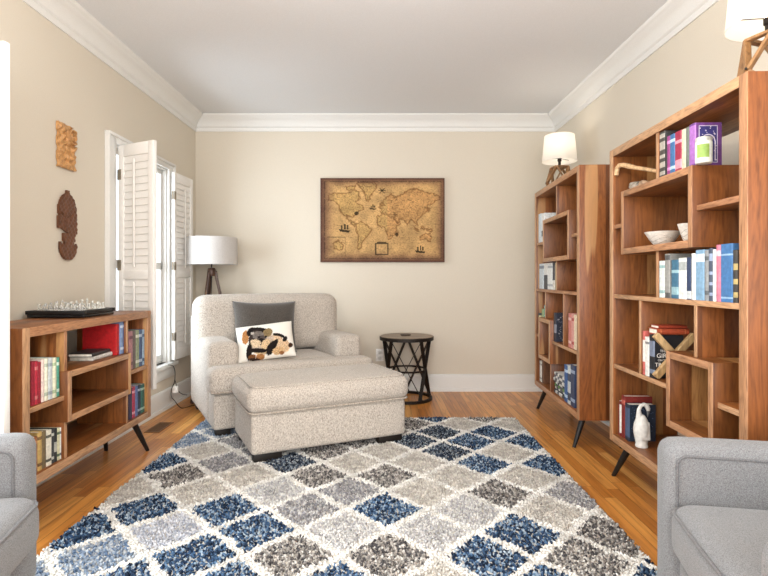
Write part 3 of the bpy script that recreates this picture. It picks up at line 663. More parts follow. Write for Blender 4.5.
# low bookcase books
row(low, .5575, .02, [
    (32.2, 35.2, 362, (150, 34, 52), 'dark crimson book standing leftmost'),
    (35.4, 38.6, 361.5, (176, 44, 62), 'crimson book standing second', (206, 120, 120)),
    (38.8, 41.4, 362, (142, 30, 46), 'wine red book standing third'),
    (41.8, 44.8, 359.5, (226, 206, 196), 'pinkish white book standing fourth'),
    (45, 48.6, 358.5, (226, 226, 206), 'ivory book standing fifth', (180, 190, 170)),
    (48.8, 53, 358, (196, 204, 206), 'pale grey book standing sixth', (150, 160, 170)),
    (53.2, 57, 357.8, (222, 222, 196), 'pale yellow book standing seventh', (170, 190, 150)),
    (57.2, 60, 357.5, (84, 150, 130), 'teal green book standing rightmost', (200, 220, 206))],
    'on the upper left shelf of the low bookcase', 'books on the upper left shelf of the low bookcase', .15, .01)
row(low, .265, .02, [
    (33.5, 38, 437, (150, 96, 58), 'brown paperback standing leftmost', (196, 140, 90)),
    (38.2, 42.5, 432, (196, 166, 104), 'ochre book standing second', (120, 90, 60)),
    (42.7, 46.6, 431, (120, 104, 76), 'olive brown book standing third'),
    (46.8, 52, 430.5, (226, 222, 206), 'thick ivory book standing fourth', (90, 90, 80)),
    (52.2, 54.6, 429, (60, 62, 64), 'dark grey book standing fifth', (206, 206, 196)),
    (54.8, 57.6, 428.5, (46, 48, 50), 'black book standing sixth', (180, 180, 170), ((.3, .6),)),
    (57.8, 60.2, 428, (206, 204, 170), 'pale olive book standing seventh', (90, 110, 80)),
    (60.4, 63.6, 427, (224, 224, 218), 'white book standing rightmost', (110, 116, 120))],
    'on the lower left shelf of the low bookcase', 'books on the lower left shelf of the low bookcase', .16, .01, -9, .288)
rb = row(low, .6685, .02, [
    (119.6, 120.6, 322.5, (120, 130, 170), 'thin lavender book standing next to the red book'),
    (120.7, 123.4, 321.5, (128, 150, 186), 'light blue book standing second from the red book', (206, 214, 226)),
    (123.5, 126.9, 320.5, (62, 76, 116), 'navy book standing rightmost', (150, 160, 190))],
    'on the low bookcase box', 'books on the long box of the low bookcase', .15, .01, -9, .878)
book(low, low.u(116.4, .02), low.u(119.4, .02), .6685, .172, .19, .02, (176, 26, 30), 'big bright red book standing left of the blue ones on the low bookcase', (196, 60, 50), ((.1, .14),), 'books on the long box of the low bookcase')
flatbook(low.P(low.u(116.4, .02)-.006, .04, .6685), low.a, .022, .19, .13, (206, 204, 198), 'white book lying under a dark one on the low bookcase box', 'pair of books lying on the low bookcase box')
flatbook(low.P(low.u(116.4, .02)-.018, .045, .6912), low.a+.06, .018, .20, .125, (44, 44, 46), 'dark book lying on the white one on the low bookcase box', 'pair of books lying on the low bookcase box')
row(low, .5575, .02, [
    (129.8, 133, 331.5, (166, 120, 124), 'dusty pink book standing leftmost', (110, 70, 80)),
    (133.2, 136, 330.8, (104, 92, 88), 'brown grey book standing second'),
    (136.2, 139.4, 330.2, (140, 150, 122), 'sage green book standing third', (206, 206, 190)),
    (139.6, 142.6, 329.6, (76, 96, 128), 'steel blue book standing fourth', (170, 184, 200)),
    (142.8, 146, 329.5, (150, 172, 192), 'light blue book standing rightmost', (80, 96, 120))],
    'on the upper right shelf of the low bookcase', 'books on the upper right shelf of the low bookcase', .16, .01, -9, 1.1455)
row(low, .265, .02, [
    (129.8, 132.4, 388, (64, 58, 78), 'dark violet book standing leftmost'),
    (132.6, 135.4, 387, (166, 60, 84), 'raspberry book standing second', (206, 150, 160)),
    (135.6, 138, 386, (96, 112, 156), 'periwinkle book standing third'),
    (138.2, 141, 385, (46, 56, 72), 'dark navy book standing fourth', (150, 160, 176)),
    (141.2, 145.6, 384, (56, 102, 92), 'thick green book standing rightmost', (160, 186, 170))],
    'on the lower right shelf of the low bookcase', 'books on the lower right shelf of the low bookcase', .16, .01, -9, 1.1455)

# ------------------------------------------------------------------ chess set on the low bookcase
bx0, bx1, by0, by1, bz0 = -1.815, -1.515, 2.675, 2.995, .8945
cb = thing('chess_board', 'black framed chess board box on top of the low bookcase', 'chess board', ((bx0+bx1)/2, (by0+by1)/2, bz0)); hx, hy = (bx1-bx0)/2, (by1-by0)/2
MB().box(-hx+.006, hx-.006, -hy+.006, hy-.006, 0, .018, .003).build('base_box', BLACKGLOSS, cb)
mb = MB()
for x0, x1, y0, y1 in ((-hx, hx, -hy, -hy+.03), (-hx, hx, hy-.03, hy), (-hx, -hx+.03, -hy+.03, hy-.03), (hx-.03, hx, -hy+.03, hy-.03)): mb.box(x0, x1, y0, y1, .0185, .038, .003)
mb.build('rim', BLACK, cb)
MB().box(-hx+.03, hx-.03, -hy+.03, hy-.03, .0185, .034, 0).build('playing_surface', flat((210, 210, 204), .15), cb)
mb = MB(); sx, sy = (2*hx-.06)/8, (2*hy-.06)/8
for i in range(8):
    for j in range(8):
        if (i+j) % 2: mb.box(-hx+.03+i*sx, -hx+.03+(i+1)*sx, -hy+.03+j*sy, -hy+.03+(j+1)*sy, .0342, .0348, 0)
mb.build('dark_squares', flat((120, 122, 120), .2), cb)
PAWN = [(0, 0), (.011, 0), (.011, .004), (.007, .008), (.0045, .016), (.006, .019), (.0065, .024), (.0045, .029), (0, .031)]
PROF = {'pawn': PAWN,
        'rook': [(0, 0), (.012, 0), (.012, .005), (.007, .01), (.006, .025), (.009, .028), (.009, .036), (.006, .036), (.006, .032), (0, .032)],
        'knight': [(0, 0), (.012, 0), (.012, .005), (.007, .01), (.006, .018), (.009, .026), (.006, .036), (0, .04)],
        'bishop': [(0, 0), (.012, 0), (.012, .005), (.007, .01), (.0045, .026), (.007, .03), (.007, .037), (.003, .043), (0, .045)],
        'queen': [(0, 0), (.013, 0), (.013, .005), (.0075, .011), (.005, .034), (.009, .044), (.005, .047), (.002, .051), (0, .052)],
        'king': [(0, 0), (.013, 0), (.013, .005), (.0075, .011), (.005, .036), (.009, .046), (.006, .05), (.0025, .051), (.0025, .059), (0, .06)]}
BACKROW = ['rook', 'knight', 'bishop', 'queen', 'king', 'bishop', 'knight', 'rook']
protos = {}
FROST = flat((206, 204, 196), .3)
for rank, side in ((0, 0), (1, 0), (6, 1), (7, 1)):
    for f in range(8):
        k = 'pawn' if rank in (1, 6) else BACKROW[f]
        if (k, side) not in protos:
            mb = MB(); mb.lathe(PROF[k], 14)
            if k == 'knight': mb.tube([(0, 0, .026), (.006, 0, .034), (.012, 0, .032)], [.006, .006, .003], 8)
            o = mb.build('chess_piece', [CHESSGLASS, FROST][side]); protos[(k, side)] = o
        else: o = protos[(k, side)].copy(); COL.objects.link(o)
        o.location = ((bx0+bx1)/2-hx+.03+(f+.5)*sx, (by0+by1)/2-hy+.03+(rank+.5)*sy, bz0+.0350)
        tag(o, 'small glass chess piece standing on the black framed chess board', 'chess piece', 'glass chess pieces on the board')

# ------------------------------------------------------------------ wall hangings
def relief(name, label, w, h, yc, zc, hf, outline, mat, thick, nx, nz):
    'carved panel: grid height field cut to an outline; local x = out of wall, y along wall, z up'
    ok = lambda u, v: outline(u, v)
    vid = {}; mb = MB(); vs = []; fs = []
    def vert(i, j, back):
        k = (i, j, back)
        if k not in vid:
            u, v = i/nx, j/nz; vid[k] = len(vs); vs.append((0.0 if back else hf(u, v), -(u-.5)*w if False else (u-.5)*w, (v-.5)*h))
        return vid[k]
    cell = lambda i, j: 0 <= i < nx and 0 <= j < nz and ok((i+.5)/nx, (j+.5)/nz)
    for i in range(nx):
        for j in range(nz):
            if not cell(i, j): continue
            fs.append((vert(i, j, 0), vert(i+1, j, 0), vert(i+1, j+1, 0), vert(i, j+1, 0))); fs.append((vert(i, j, 1), vert(i, j+1, 1), vert(i+1, j+1, 1), vert(i+1, j, 1)))
            for (di, dj, a, b) in ((-1, 0, (i, j), (i, j+1)), (1, 0, (i+1, j), (i+1, j+1)), (0, -1, (i, j), (i+1, j)), (0, 1, (i, j+1), (i+1, j+1))):
                if not cell(i+di, j+dj): fs.append((vert(*a, 0), vert(*b, 0), vert(*b, 1), vert(*a, 1)))
    mb.add(vs, fs); o = mb.build(name, mat, None, True, 60); x, y = onleft(yc, .003); o.location = (x, y, zc); o.rotation_euler = (0, 0, LW[2]); return tag(o, label, 'wall carving')
def hf_tan(u, v):
    r = math.hypot((u-.78)*.62, v-.76); a = .018
    if r < .24: a += .010*(1 if math.cos(r*2*PI/.08) > 0 else -1)*min(1, abs(math.cos(r*2*PI/.08))*2.2)
    else: a += .009*max(-1, min(1, 2.2*math.sin(u*11+math.sin(v*17)*1.5)*math.sin(v*21+math.cos(u*9)*1.7)))
    if .26 < v < .36 and .55 < u < .95: a -= .012*math.exp(-((u-.78)/.16)**2-((v-.32)/.04)**2)
    a *= min(1, .55+6*min(u, 1-u, v, 1-v))
    return max(.006, a)
def out_tan(u, v):
    e = .05*max(0, math.sin(v*19))*(v < .8); return e < u < .985 and not (v > .93 and u > .82)
TANW = wood_mat('tan_carving', 'Z', [(.0, (206, 154, 98)), (1, (216, 166, 108))], plank=.9, scale=2.5); MASKW = wood_mat('dark_carving', 'Z', [(.0, (92, 60, 40)), (.5, (124, 78, 50)), (1, (104, 66, 44))], plank=.06)
relief('wall_plaque', 'tan carved wooden wall plaque with a spiral eye, above the dark mask', .172, .255, 3.052, 1.862, hf_tan, out_tan, TANW, .02, 56, 76)
def out_mask(u, v):
    y = (1-v)*576; x = 40+u*200                      # outline in the proportions of the carving
    if y < 28: return abs(x-152) < 9
    if y < 190: return abs(x-152) < (70*math.sqrt(max(0, 1-((190-y)/165)**2)) if y < 120 else 69)
    if y < 300: return 82 < x < 224 and not (x < 90 and y < 205)
    if y < 332: return x < 224 and x > 82+(y-296)*1.6+20
    if y < 395: return 118 < x < 208
    if y < 425: return abs(x-158) < 66 and not (x < 126 and y < 395+(x-92)*.9) and not (x > 200 and y < 402+(224-x)*.9)
    return abs(x-158) < 66*math.sqrt(max(0, 1-((y-425)/111)**2))
def hf_mask(u, v):
    a = .010+.004*math.sqrt(max(.0, 1-((u-.56)/.5)**2)); a += .003*math.sin(u*44+math.sin(v*20)*2)*math.sin(v*80)
    if abs(v-.665-.03*math.sin(u*9)) < .018 and .25 < u < .75: a -= .006
    if abs(u-.5) < .04 and .5 < v < .66: a += .004
    return max(.005, a)
mk = relief('carved_mask', 'dark brown carved mask hanging below the tan plaque', .245, .437, 3.045, 1.392, hf_mask, out_mask, MASKW, .02, 64, 110)

# antique map canvas ---------------------------------------------------------
def inpoly(px, py, poly):
    ins = np.zeros(px.shape, bool); n = len(poly)
    for i in range(n):
        x0, y0 = poly[i]; x1, y1 = poly[(i+1) % n]
        if y0 == y1: continue
        c = ((y0 > py) != (y1 > py)) & (px < (x1-x0)*(py-y0)/(y1-y0)+x0); ins ^= c
    return ins
def vnoise(x, y, seed):
    r = np.random.default_rng(seed).random((64, 64)); xi = np.floor(x).astype(int); yi = np.floor(y).astype(int); fx = x-xi; fy = y-yi
    fx = fx*fx*(3-2*fx); fy = fy*fy*(3-2*fy); g = lambda a, b: r[a % 64, b % 64]
    return (g(xi, yi)*(1-fx)+g(xi+1, yi)*fx)*(1-fy)+(g(xi, yi+1)*(1-fx)+g(xi+1, yi+1)*fx)*fy
def segd(px, py, a, b):
    ax, ay = a; bx, by = b; t = np.clip(((px-ax)*(bx-ax)+(py-ay)*(by-ay))/((bx-ax)**2+(by-ay)**2+1e-9), 0, 1); return np.hypot(px-ax-t*(bx-ax), py-ay-t*(by-ay))
LAND = [
 [(105,135),(140,125),(190,130),(230,110),(255,120),(262,150),(240,165),(255,180),(275,185),(280,200),(255,215),(235,235),(225,245),(205,240),(190,235),(205,255),(225,265),(240,280),(235,290),(205,262),(180,235),(165,215),(155,185),(130,165),(105,160)],
 [(245,75),(275,68),(330,68),(350,85),(335,110),(320,130),(305,165),(292,160),(285,125),(262,95)],
 [(245,280),(265,265),(290,280),(315,300),(318,315),(300,335),(285,355),(268,380),(262,405),(250,400),(252,360),(250,330),(238,305)],
 [(350,240),(375,232),(405,238),(430,245),(445,270),(465,278),(445,300),(440,325),(420,355),(405,355),(395,325),(388,300),(365,290),(345,275)],
 [(365,225),(372,205),(360,195),(385,185),(375,170),(395,145),(420,130),(435,145),(460,135),(480,125),(500,110),(540,100),(580,115),(620,125),(660,140),(668,155),(640,165),(625,180),(600,185),(605,205),(590,225),(575,235),(560,250),(545,262),(555,290),(540,280),(530,262),(515,258),(500,285),(488,262),(470,258),(455,250),(465,268),(445,275),(430,250),(440,235),(415,232),(400,235),(390,222),(375,228)],
 [(565,345),(585,330),(612,325),(622,345),(615,365),(595,355),(570,360)],
 [(535,292),(552,302),(560,315),(548,312)], [(570,290),(590,296),(586,306),(570,302)], [(596,300),(625,308),(620,318),(600,312)], [(447,318),(456,322),(450,342),(444,338)], [(366,172),(378,176),(376,190),(366,188)], [(603,195),(611,200),(604,222),(598,218)], [(190,92),(240,85),(236,104),(200,110)], [(128,375),(150,362),(172,374),(176,398),(158,412),(132,404)]]
NX, NZ = 300, 200
ii, jj = np.meshgrid(np.arange(NX+1), np.arange(NZ+1), indexing='ij'); U = ii/NX; Vv = 1-jj/NZ
mx_ = 62+U*626; my_ = 49+(1-Vv)*421
wob = 5*(vnoise(mx_/9, my_/9, 1)-.5)*2; wob2 = 5*(vnoise(mx_/9, my_/9, 2)-.5)*2
base = np.stack([np.full(mx_.shape, c) for c in (200, 160, 106)], -1).astype(float)
n1 = vnoise(mx_/40, my_/40, 3); n2 = vnoise(mx_/6, my_/6, 4); base *= (.86+.22*n1+.12*(n2-.5))[..., None]
land = np.zeros(mx_.shape, bool); edge = np.zeros(mx_.shape)+99
for poly in LAND:
    land |= inpoly(mx_+wob, my_+wob2, poly)
    for i in range(len(poly)): edge = np.minimum(edge, segd(mx_+wob, my_+wob2, poly[i], poly[(i+1) % len(poly)]))
tint = np.stack([np.where(mx_ > 400, 204, 186), np.where(mx_ > 400, 146, 150), np.full(mx_.shape, 88)], -1)*(.84+.3*n2)[..., None]
base = np.where(land[..., None], base*.55+tint*.42, base)
k = np.clip(1-edge/5, 0, 1)[..., None]; base = base*(1-k*.6)+np.array((92, 56, 30))*k*.6
sp = (vnoise(mx_/4, my_/2.2, 14) > .74); base[sp] *= .80
inner = land & (vnoise(mx_/14, my_/14, 9) > .49) & (vnoise(mx_/14, my_/14, 9) < .53); base[inner] *= .72
def dark(mask, f=.3): base[mask] = base[mask]*f
for cx, cy, s in ((185, 302, 1.3), (327, 196, .8), (567, 408, 1.2)):
    dark(inpoly(mx_, my_, [(cx-24*s, cy+2*s), (cx+22*s, cy+8*s), (cx+14*s, cy+15*s), (cx-18*s, cy+12*s)]), .32)
    for dx in (-12, 0, 10): dark((np.abs(mx_-cx-dx*s) < 3.4*s) & (my_ > cy-18*s+abs(dx)*.6) & (my_ < cy+3*s), .42)
dark((np.abs(mx_-371) < 34) & (np.abs(my_-405) < 31) & ~((np.abs(mx_-371) < 27) & (np.abs(my_-405) < 24)), .48); dark((np.abs(my_-372) < 5) & (np.abs(mx_-371) < 24), .5)
for a in range(8): dark(segd(mx_, my_, (373, 112), (373+17*math.cos(a*PI/4), 112+17*math.sin(a*PI/4))) < 2.0, .5)
dark(((mx_-244)/12)**2+((my_-226)/9)**2 < 1, .42); dark(((mx_-447)/8)**2+((my_-331)/9)**2 < 1, .5)
dark((np.abs(mx_-187) < 1.6) & (my_ > 345) & (my_ < 440), .6); dark((np.abs(my_-345) < 1.6) & (mx_ > 95) & (mx_ < 187), .6)
for yb in (120, 200, 285, 372): dark((np.abs(my_-yb-4*np.sin(mx_/60)) < .9), .86)
dl = mx_-62; dr = 688-mx_; dt = my_-49; db = 470-my_; dmin = np.minimum(np.minimum(dl*.75, dr*1.2), np.minimum(dt*1.25, db*1.05))+6*(n1-.5)
v_ = (np.clip(1-dmin/62, 0, 1)**1.35)[..., None]; base = base*(1-v_*.88)+np.array((70, 42, 40))*v_*.88
dark((np.abs(np.minimum(np.minimum(dl*.8, dr), np.minimum(dt, db))-17) < 2) & (vnoise(mx_/5, my_/5, 12) > .3), .72)
tone = base/255.0; tone = np.clip(tone, 0, 1); tl = np.where(tone <= .04045, tone/12.92, ((tone+.055)/1.055)**2.4).reshape(-1, 3)
mw, mh = 1.2, .812; Vm = np.stack([(U-.5)*mw, np.zeros(U.shape), (Vv-.5)*mh], -1).reshape(-1, 3)
Qm = np.stack([(ii*(NZ+1)+jj)[:-1, :-1], (ii*(NZ+1)+jj)[:-1, 1:], (ii*(NZ+1)+jj)[1:, 1:], (ii*(NZ+1)+jj)[1:, :-1]], -1).reshape(-1, 4)
mapo = thing('wall_map', 'large antique style world map canvas hanging on the back wall', 'wall map', (.0145, BACK-.036, 1.66))
npmesh('printed_front', Vm, Qm, np.zeros((0, 3), int), tl, PRINT, mapo)
MB().box(-mw/2, mw/2, .0005, .033, -mh/2, mh/2, .002).build('canvas_edge', flat((78, 54, 44), .8), mapo)
# wall outlet on the back wall
ol = thing('wall_outlet', 'white wall outlet behind the round side table', 'outlet', (-.012, BACK-.001, .35)); MB().box(-.037, .037, -.006, 0, -.06, .06, .003).build('cover_plate', WHITEPL, ol)
cp_ = [c for c in bpy.data.objects if c.parent == ol][0]
for s in (-1, 1): MB().box(-.017, .017, -.008, -.006, s*.028-.014, s*.028+.014, .004).build('socket', flat((214, 212, 206), .4), cp_)

# ------------------------------------------------------------------ oversized armchair and ottoman
TH = math.radians(28); ax = Vector((math.cos(TH), math.sin(TH), 0)); bx_ = Vector((-math.sin(TH), math.cos(TH), 0)); RZ0 = .0125
ch = thing('armchair', 'wide cream boucle armchair with pillows in the far left corner', 'armchair', (-1.13, 3.575, RZ0), (0, 0, TH))
g0 = .045
MB().rbox(-.01, 1.18, .0, .80, g0, .285, .02, 8, (0, .004, 0)).build('base', BOUCLE, ch)
for x0 in (-.02, .97): MB().rbox(x0, x0+.22, .16, .94, g0+.002, .625, .045, 9, (.006, .006, .006)).build('arm', BOUCLE, ch)
MB().rbox(-.025, 1.185, .80, .97, g0+.001, .80, .05, 9).build('back_frame', BOUCLE, ch)
sc = MB(); sc.rbox(-.04, 1.21, -.035, .165, .290, .465, .05, 10, (.0, .012, .012)); sc.rbox(.205, .965, .08, .66, .291, .470, .05, 9, (0, 0, .02)); sc = sc.build('seat_cushion', BOUCLE, ch)
MB().tube([(-.03, -.012, .305), (-.033, -.034, .31), (.3, -.046, .31), (.6, -.05, .31), (.9, -.046, .31), (1.2, -.036, .31), (1.2, .0, .31)], .006, 8).build('piping', BOUCLE_PIPE, sc)
bc = MB(); bc.rbox(-.035, 1.165, .57, .83, .49, .945, .09, 12, (.01, .02, .012)); bc.build('back_cushion', BOUCLE, ch)
for x0, y0 in ((.01, .02), (1.06, .02), (.01, .86), (1.06, .86)): MB().box(x0, x0+.10, y0, y0+.07, 0, g0+.003, .004).build('foot', DARKFOOT, ch)
TO = math.radians(25.5)
ot = thing('ottoman', 'cream boucle ottoman in front of the wide armchair', 'ottoman', (-.762, 3.046, RZ0), (0, 0, TO)); ow, od = 1.045, .575
MB().rbox(.012, ow-.012, .012, od-.01, g0, .285, .022, 8, (.0, .006, 0)).build('base', BOUCLE, ot)
ocu = MB().rbox(-.006, ow+.012, -.008, od, .2855, .435, .055, 12, (.01, .012, .022)).build('cushion', BOUCLE, ot)
def rim(x0, x1, y0, y1, z, r, n=6):
    pts = []
    for cx, cy, a0 in ((x1-r, y1-r, 0), (x0+r, y1-r, PI/2), (x0+r, y0+r, PI), (x1-r, y0+r, 1.5*PI)):
        for i in range(n+1): a = a0+PI/2*i/n; pts.append((cx+r*math.cos(a), cy+r*math.sin(a), z))
    return pts
MB().tube(rim(-.0, ow+.006, -.004, od-.002, .292, .05), .006, 8, 0, True).build('seam_piping', BOUCLE_PIPE, ocu)
MB().tube(rim(.022, ow-.016, .02, od-.03, .4405, .06), .005, 8, 0, True).build('top_piping', BOUCLE, ocu)
for x0, y0 in ((.03, .03), (ow-.20, .03), (.03, od-.10), (ow-.20, od-.10)): MB().box(x0, x0+.17, y0, y0+.06, 0, g0+.003, .004).build('foot', DARKFOOT, ot)

def pillow_obj(name, label, w, h, t, mat, nx=40, nz=40, pinch=.07, ear=.0, colfn=None):
    vs = []; fs = []; cols = []
    for side in (0, 1):
        for i in range(nx+1):
            for j in range(nz+1):
                u = i/nx*2-1; v = j/nz*2-1
                x = u*w/2*(1-pinch*(1-u*u*0)*(1-v*v)*abs(u)); z = v*h/2*(1-pinch*(1-u*u)*abs(v))
                th = t/2*((1-u**4)*(1-v**4))**.55*(1-.0*u)
                wr = .004*math.sin(5*u+3*v)*((1-u*u)*(1-v*v))
                vs.append((x, (-th if side == 0 else th)+wr, z))
                if colfn: cols.append(colfn((u+1)/2, (v+1)/2) if side == 0 else (*lin((226, 220, 210)), 1))
    n = (nx+1)*(nz+1)
    for side in (0, 1):
        for i in range(nx):
            for j in range(nz):
                a = side*n+i*(nz+1)+j; fs.append((a, a+nz+1, a+nz+2, a+1) if side == 0 else (a, a+1, a+nz+2, a+nz+1))
    mb = MB(); mb.v = vs; mb.f = fs; mb.m = [0]*len(fs); me = mb
    if colfn: mb.c = np.array(cols)
    o = mb.build(name, mat, None, True, 80)
    b = bmesh.new(); b.from_mesh(o.data)
    if not colfn: bmesh.ops.remove_doubles(b, verts=b.verts[:], dist=1e-6)
    b.to_mesh(o.data); b.free(); return tag(o, label, 'pillow')
def chair_pt(a, b, z): q = Vector((-1.13, 3.575, 0))+ax*a+bx_*b; return Vector((q.x, q.y, z))
dp = pillow_obj('throw_pillow', 'charcoal plush throw pillow leaning on the armchair back', .51, .46, .20, PLUSH, pinch=.08)
dp.location = chair_pt(.475, .455, .690); dp.rotation_euler = (Matrix.Rotation(TH-.06, 4, 'Z') @ Matrix.Rotation(-.24, 4, 'X') @ Matrix.Rotation(.02, 4, 'Y')).to_euler()
CORN = [(100, 315), (468, 245), (570, 490), (180, 525)]     # TL TR BR BL of the printed pillow
BLK = (34, 28, 26)
DOG = [  # ellipses (cx, cy, rx, ry, rot, colour)
 (455, 440, 62, 48, .1, (222, 188, 150)), (400, 405, 60, 40, .2, (226, 194, 158)), (330, 440, 75, 55, 0, (216, 186, 146)), (300, 400, 85, 68, 0, (200, 180, 160)),
 (190, 385, 24, 46, -.3, (182, 126, 76)), (225, 350, 34, 34, .2, BLK), (262, 336, 62, 20, .05, BLK), (335, 352, 32, 30, .2, (142, 120, 84)), (243, 385, 26, 48, .2, (60, 50, 46)),
 (275, 372, 40, 26, .1, (120, 112, 106)), (232, 362, 12, 9, 0, (190, 180, 170)), (305, 400, 34, 26, 0, (86, 76, 72)), (303, 416, 20, 24, 0, (36, 30, 30)), (285, 385, 8, 7, 0, (20, 18, 18)), (330, 380, 8, 7, 0, (20, 18, 18)),
 (270, 425, 40, 24, .2, (224, 200, 166)), (345, 432, 32, 36, 0, (222, 192, 150)), (240, 470, 20, 46, -.2, BLK), (300, 468, 70, 13, .05, BLK), (388, 452, 30, 46, .35, BLK), (405, 425, 18, 30, .3, BLK),
 (400, 365, 30, 9, .1, BLK), (435, 372, 40, 9, .35, BLK), (468, 392, 16, 20, .3, BLK), (517, 430, 16, 17, 0, (70, 44, 30)), (440, 470, 40, 22, -.2, (214, 176, 130)), (468, 482, 18, 10, 0, (150, 100, 60)),
 (270, 502, 26, 14, 0, (120, 76, 44)), (325, 500, 30, 14, 0, (176, 122, 74)), (285, 512, 40, 6, 0, (60, 40, 30))]
nsd = np.random.default_rng(5).random((80, 80))
def dogcol(u, v):
    TL, TR, BR, BL = CORN; x = (TL[0]*(1-u)+TR[0]*u)*v+(BL[0]*(1-u)+BR[0]*u)*(1-v); y = (TL[1]*(1-u)+TR[1]*u)*v+(BL[1]*(1-u)+BR[1]*u)*(1-v)
    nn = nsd[int(u*160) % 80, int(v*110) % 80]; c = (234, 229, 219)
    for cx, cy, rx, ry, ro, col in DOG:
        dx, dy = x-cx, y-cy; a = dx*math.cos(ro)+dy*math.sin(ro); b = -dx*math.sin(ro)+dy*math.cos(ro)
        if (a/rx)**2+(b/ry)**2 < .8+.4*nn: c = tuple(q*(.70+.42*nn) for q in col)
    return (*lin(tuple(min(255, q) for q in c)), 1)
wp = pillow_obj('throw_pillow', 'small white pillow printed with a puppy on the armchair seat', .42, .29, .11, PRINTCLOTH, 120, 84, .03, 0, dogcol)
wp.location = chair_pt(.405, .20, .622); wp.rotation_euler = (Matrix.Rotation(TH-.33, 4, 'Z') @ Matrix.Rotation(-.55, 4, 'X') @ Matrix.Rotation(-.13, 4, 'Y')).to_euler()

# ------------------------------------------------------------------ rug with real pile
RX0, RX1, RY0, RY1 = -1.345, 1.04, 1.02, 4.085
rug = thing('area_rug', 'shag area rug with blue and grey diamonds on the oak floor', 'rug', (0, 0, 0))
MB().rbox(RX0+.01, RX1-.01, RY0+.01, RY1-.01, .0, .0115, .005, 4).build('rug_backing', flat((206, 200, 190), .95), rug)
CELL = {}
def setc(m, d):
    for k_, v_ in d.items(): CELL[(k_, m)] = v_
setc(8, {2: 'N', 4: 'D', 0: 'D', -6: 'G'}); setc(7, {-7: 'B', 1: 'D', 3: 'G', 5: 'G', -5: 'N', -3: 'G', -1: 'N'}); setc(6, {2: 'K', 4: 'N', 0: 'D', -6: 'B', -8: 'B'})
setc(5, {-7: 'B', 1: 'K', 3: 'N', 5: 'N', -1: 'D', -5: 'M', -3: 'G'}); setc(4, {-6: 'G', -4: 'M', -2: 'D', 0: 'G', 2: 'K', 4: 'G', -8: 'G'})
setc(3, {-7: 'N', -5: 'M', -3: 'K', -1: 'G', 1: 'G', 3: 'N', 5: 'N'}); setc(2, {-8: 'G', -6: 'D', -4: 'G', -2: 'D', 0: 'D', 2: 'G', 4: 'G'})
setc(1, {-7: 'G', -5: 'G', -3: 'L', -1: 'M', 1: 'G', 3: 'D', 5: 'M'}); setc(0, {-8: 'N', -6: 'N', -4: 'N', -2: 'M', 0: 'N', 2: 'L', 4: 'G'})
setc(-1, {-7: 'N', -5: 'B2', -3: 'N', -1: 'L', 1: 'L', 3: 'N', 5: 'D'}); setc(-2, {-8: 'B', -6: 'B', -4: 'N', -2: 'D', 0: 'D', 2: 'N', 4: 'D', 6: 'N'})
setc(-3, {-7: 'B', -5: 'N', -3: 'N', -1: 'N', 1: 'G', 3: 'N', 5: 'N'}); setc(-4, {-6: 'G', -4: 'D', -2: 'G', 0: 'N', 2: 'D', 4: 'G'})
PAL = {'W': [(236, 234, 229), (242, 240, 236), (226, 223, 217), (234, 231, 225)],
       'N': [(172, 186, 198), (40, 56, 80), (30, 42, 60), (62, 88, 118), (96, 124, 154), (34, 46, 64), (142, 162, 182), (54, 76, 106), (74, 100, 130)],
       'K': [(160, 168, 174), (36, 44, 58), (52, 62, 78), (84, 96, 112), (28, 32, 42), (122, 132, 142), (62, 76, 94)],
       'G': [(196, 190, 181), (180, 174, 165), (212, 207, 199), (188, 183, 176), (204, 198, 188)],
       'L': [(202, 200, 198), (186, 184, 184), (214, 212, 208), (172, 171, 172)],
       'M': [(154, 152, 152), (176, 174, 174), (128, 126, 128), (196, 194, 192), (142, 142, 148)],
       'D': [(206, 202, 196), (132, 128, 125), (74, 72, 74), (104, 100, 98), (158, 153, 147), (186, 180, 174), (88, 86, 87), (144, 138, 132)],
       'B': [(128, 144, 164), (160, 170, 182), (96, 116, 142), (188, 192, 196), (146, 158, 172)],
       'B2': [(182, 184, 192), (196, 197, 202), (164, 168, 178), (206, 206, 210)]}
sp_ = .0108; gx = np.arange(RX0, RX1, sp_); gy = np.arange(RY0, RY1, sp_); GX, GY = np.meshgrid(gx, gy)
GX = (GX+rng.uniform(-.0045, .0045, GX.shape)).ravel(); GY = (GY+rng.uniform(-.0045, .0045, GY.shape)).ravel()
keep = (GX > RX0) & (GX < RX1) & (GY > RY0) & (GY < RY1)
def foot_mask(o, th, x0, x1, y0, y1):
    c, s = math.cos(th), math.sin(th); dx, dy = GX-o[0], GY-o[1]; a = dx*c+dy*s; b = -dx*s+dy*c; return (a > x0) & (a < x1) & (b > y0) & (b < y1)
keep &= ~foot_mask((-.762, 3.046), TO, .2, ow-.2, .3, od-.05); keep &= ~foot_mask((-1.13, 3.575), TH, .2, 1.0, .3, .9)
for fx_, fy_ in ((.03, .03), (ow-.20, .03), (.03, od-.10), (ow-.20, od-.10)): keep &= ~foot_mask((-.762, 3.046), TO, fx_-.004, fx_+.174, fy_-.004, fy_+.064)
for fx_, fy_ in ((.01, .02), (1.06, .02), (.01, .86), (1.06, .86)): keep &= ~foot_mask((-1.13, 3.575), TH, fx_-.004, fx_+.104, fy_-.004, fy_+.074)
CHR = ((.862, 1.66), math.radians(180-12)); CHL = ((-1.10, 1.70), math.radians(12))
keep &= ~((GY < 1.72) & ((GX > .80) | (GX < -1.03)) & (((GX > .86) & (GY < 1.66)) | ((GX < -1.10) & (GY < 1.70))) )
GX, GY = GX[keep], GY[keep]; nT = len(GX)
wx = GX+.018*(vnoise(GX/.09+50, GY/.09+50, 21)-.5)+rng.normal(0, .004, nT); wy = GY+.018*(vnoise(GX/.09+9, GY/.09+30, 22)-.5)+rng.normal(0, .004, nT)
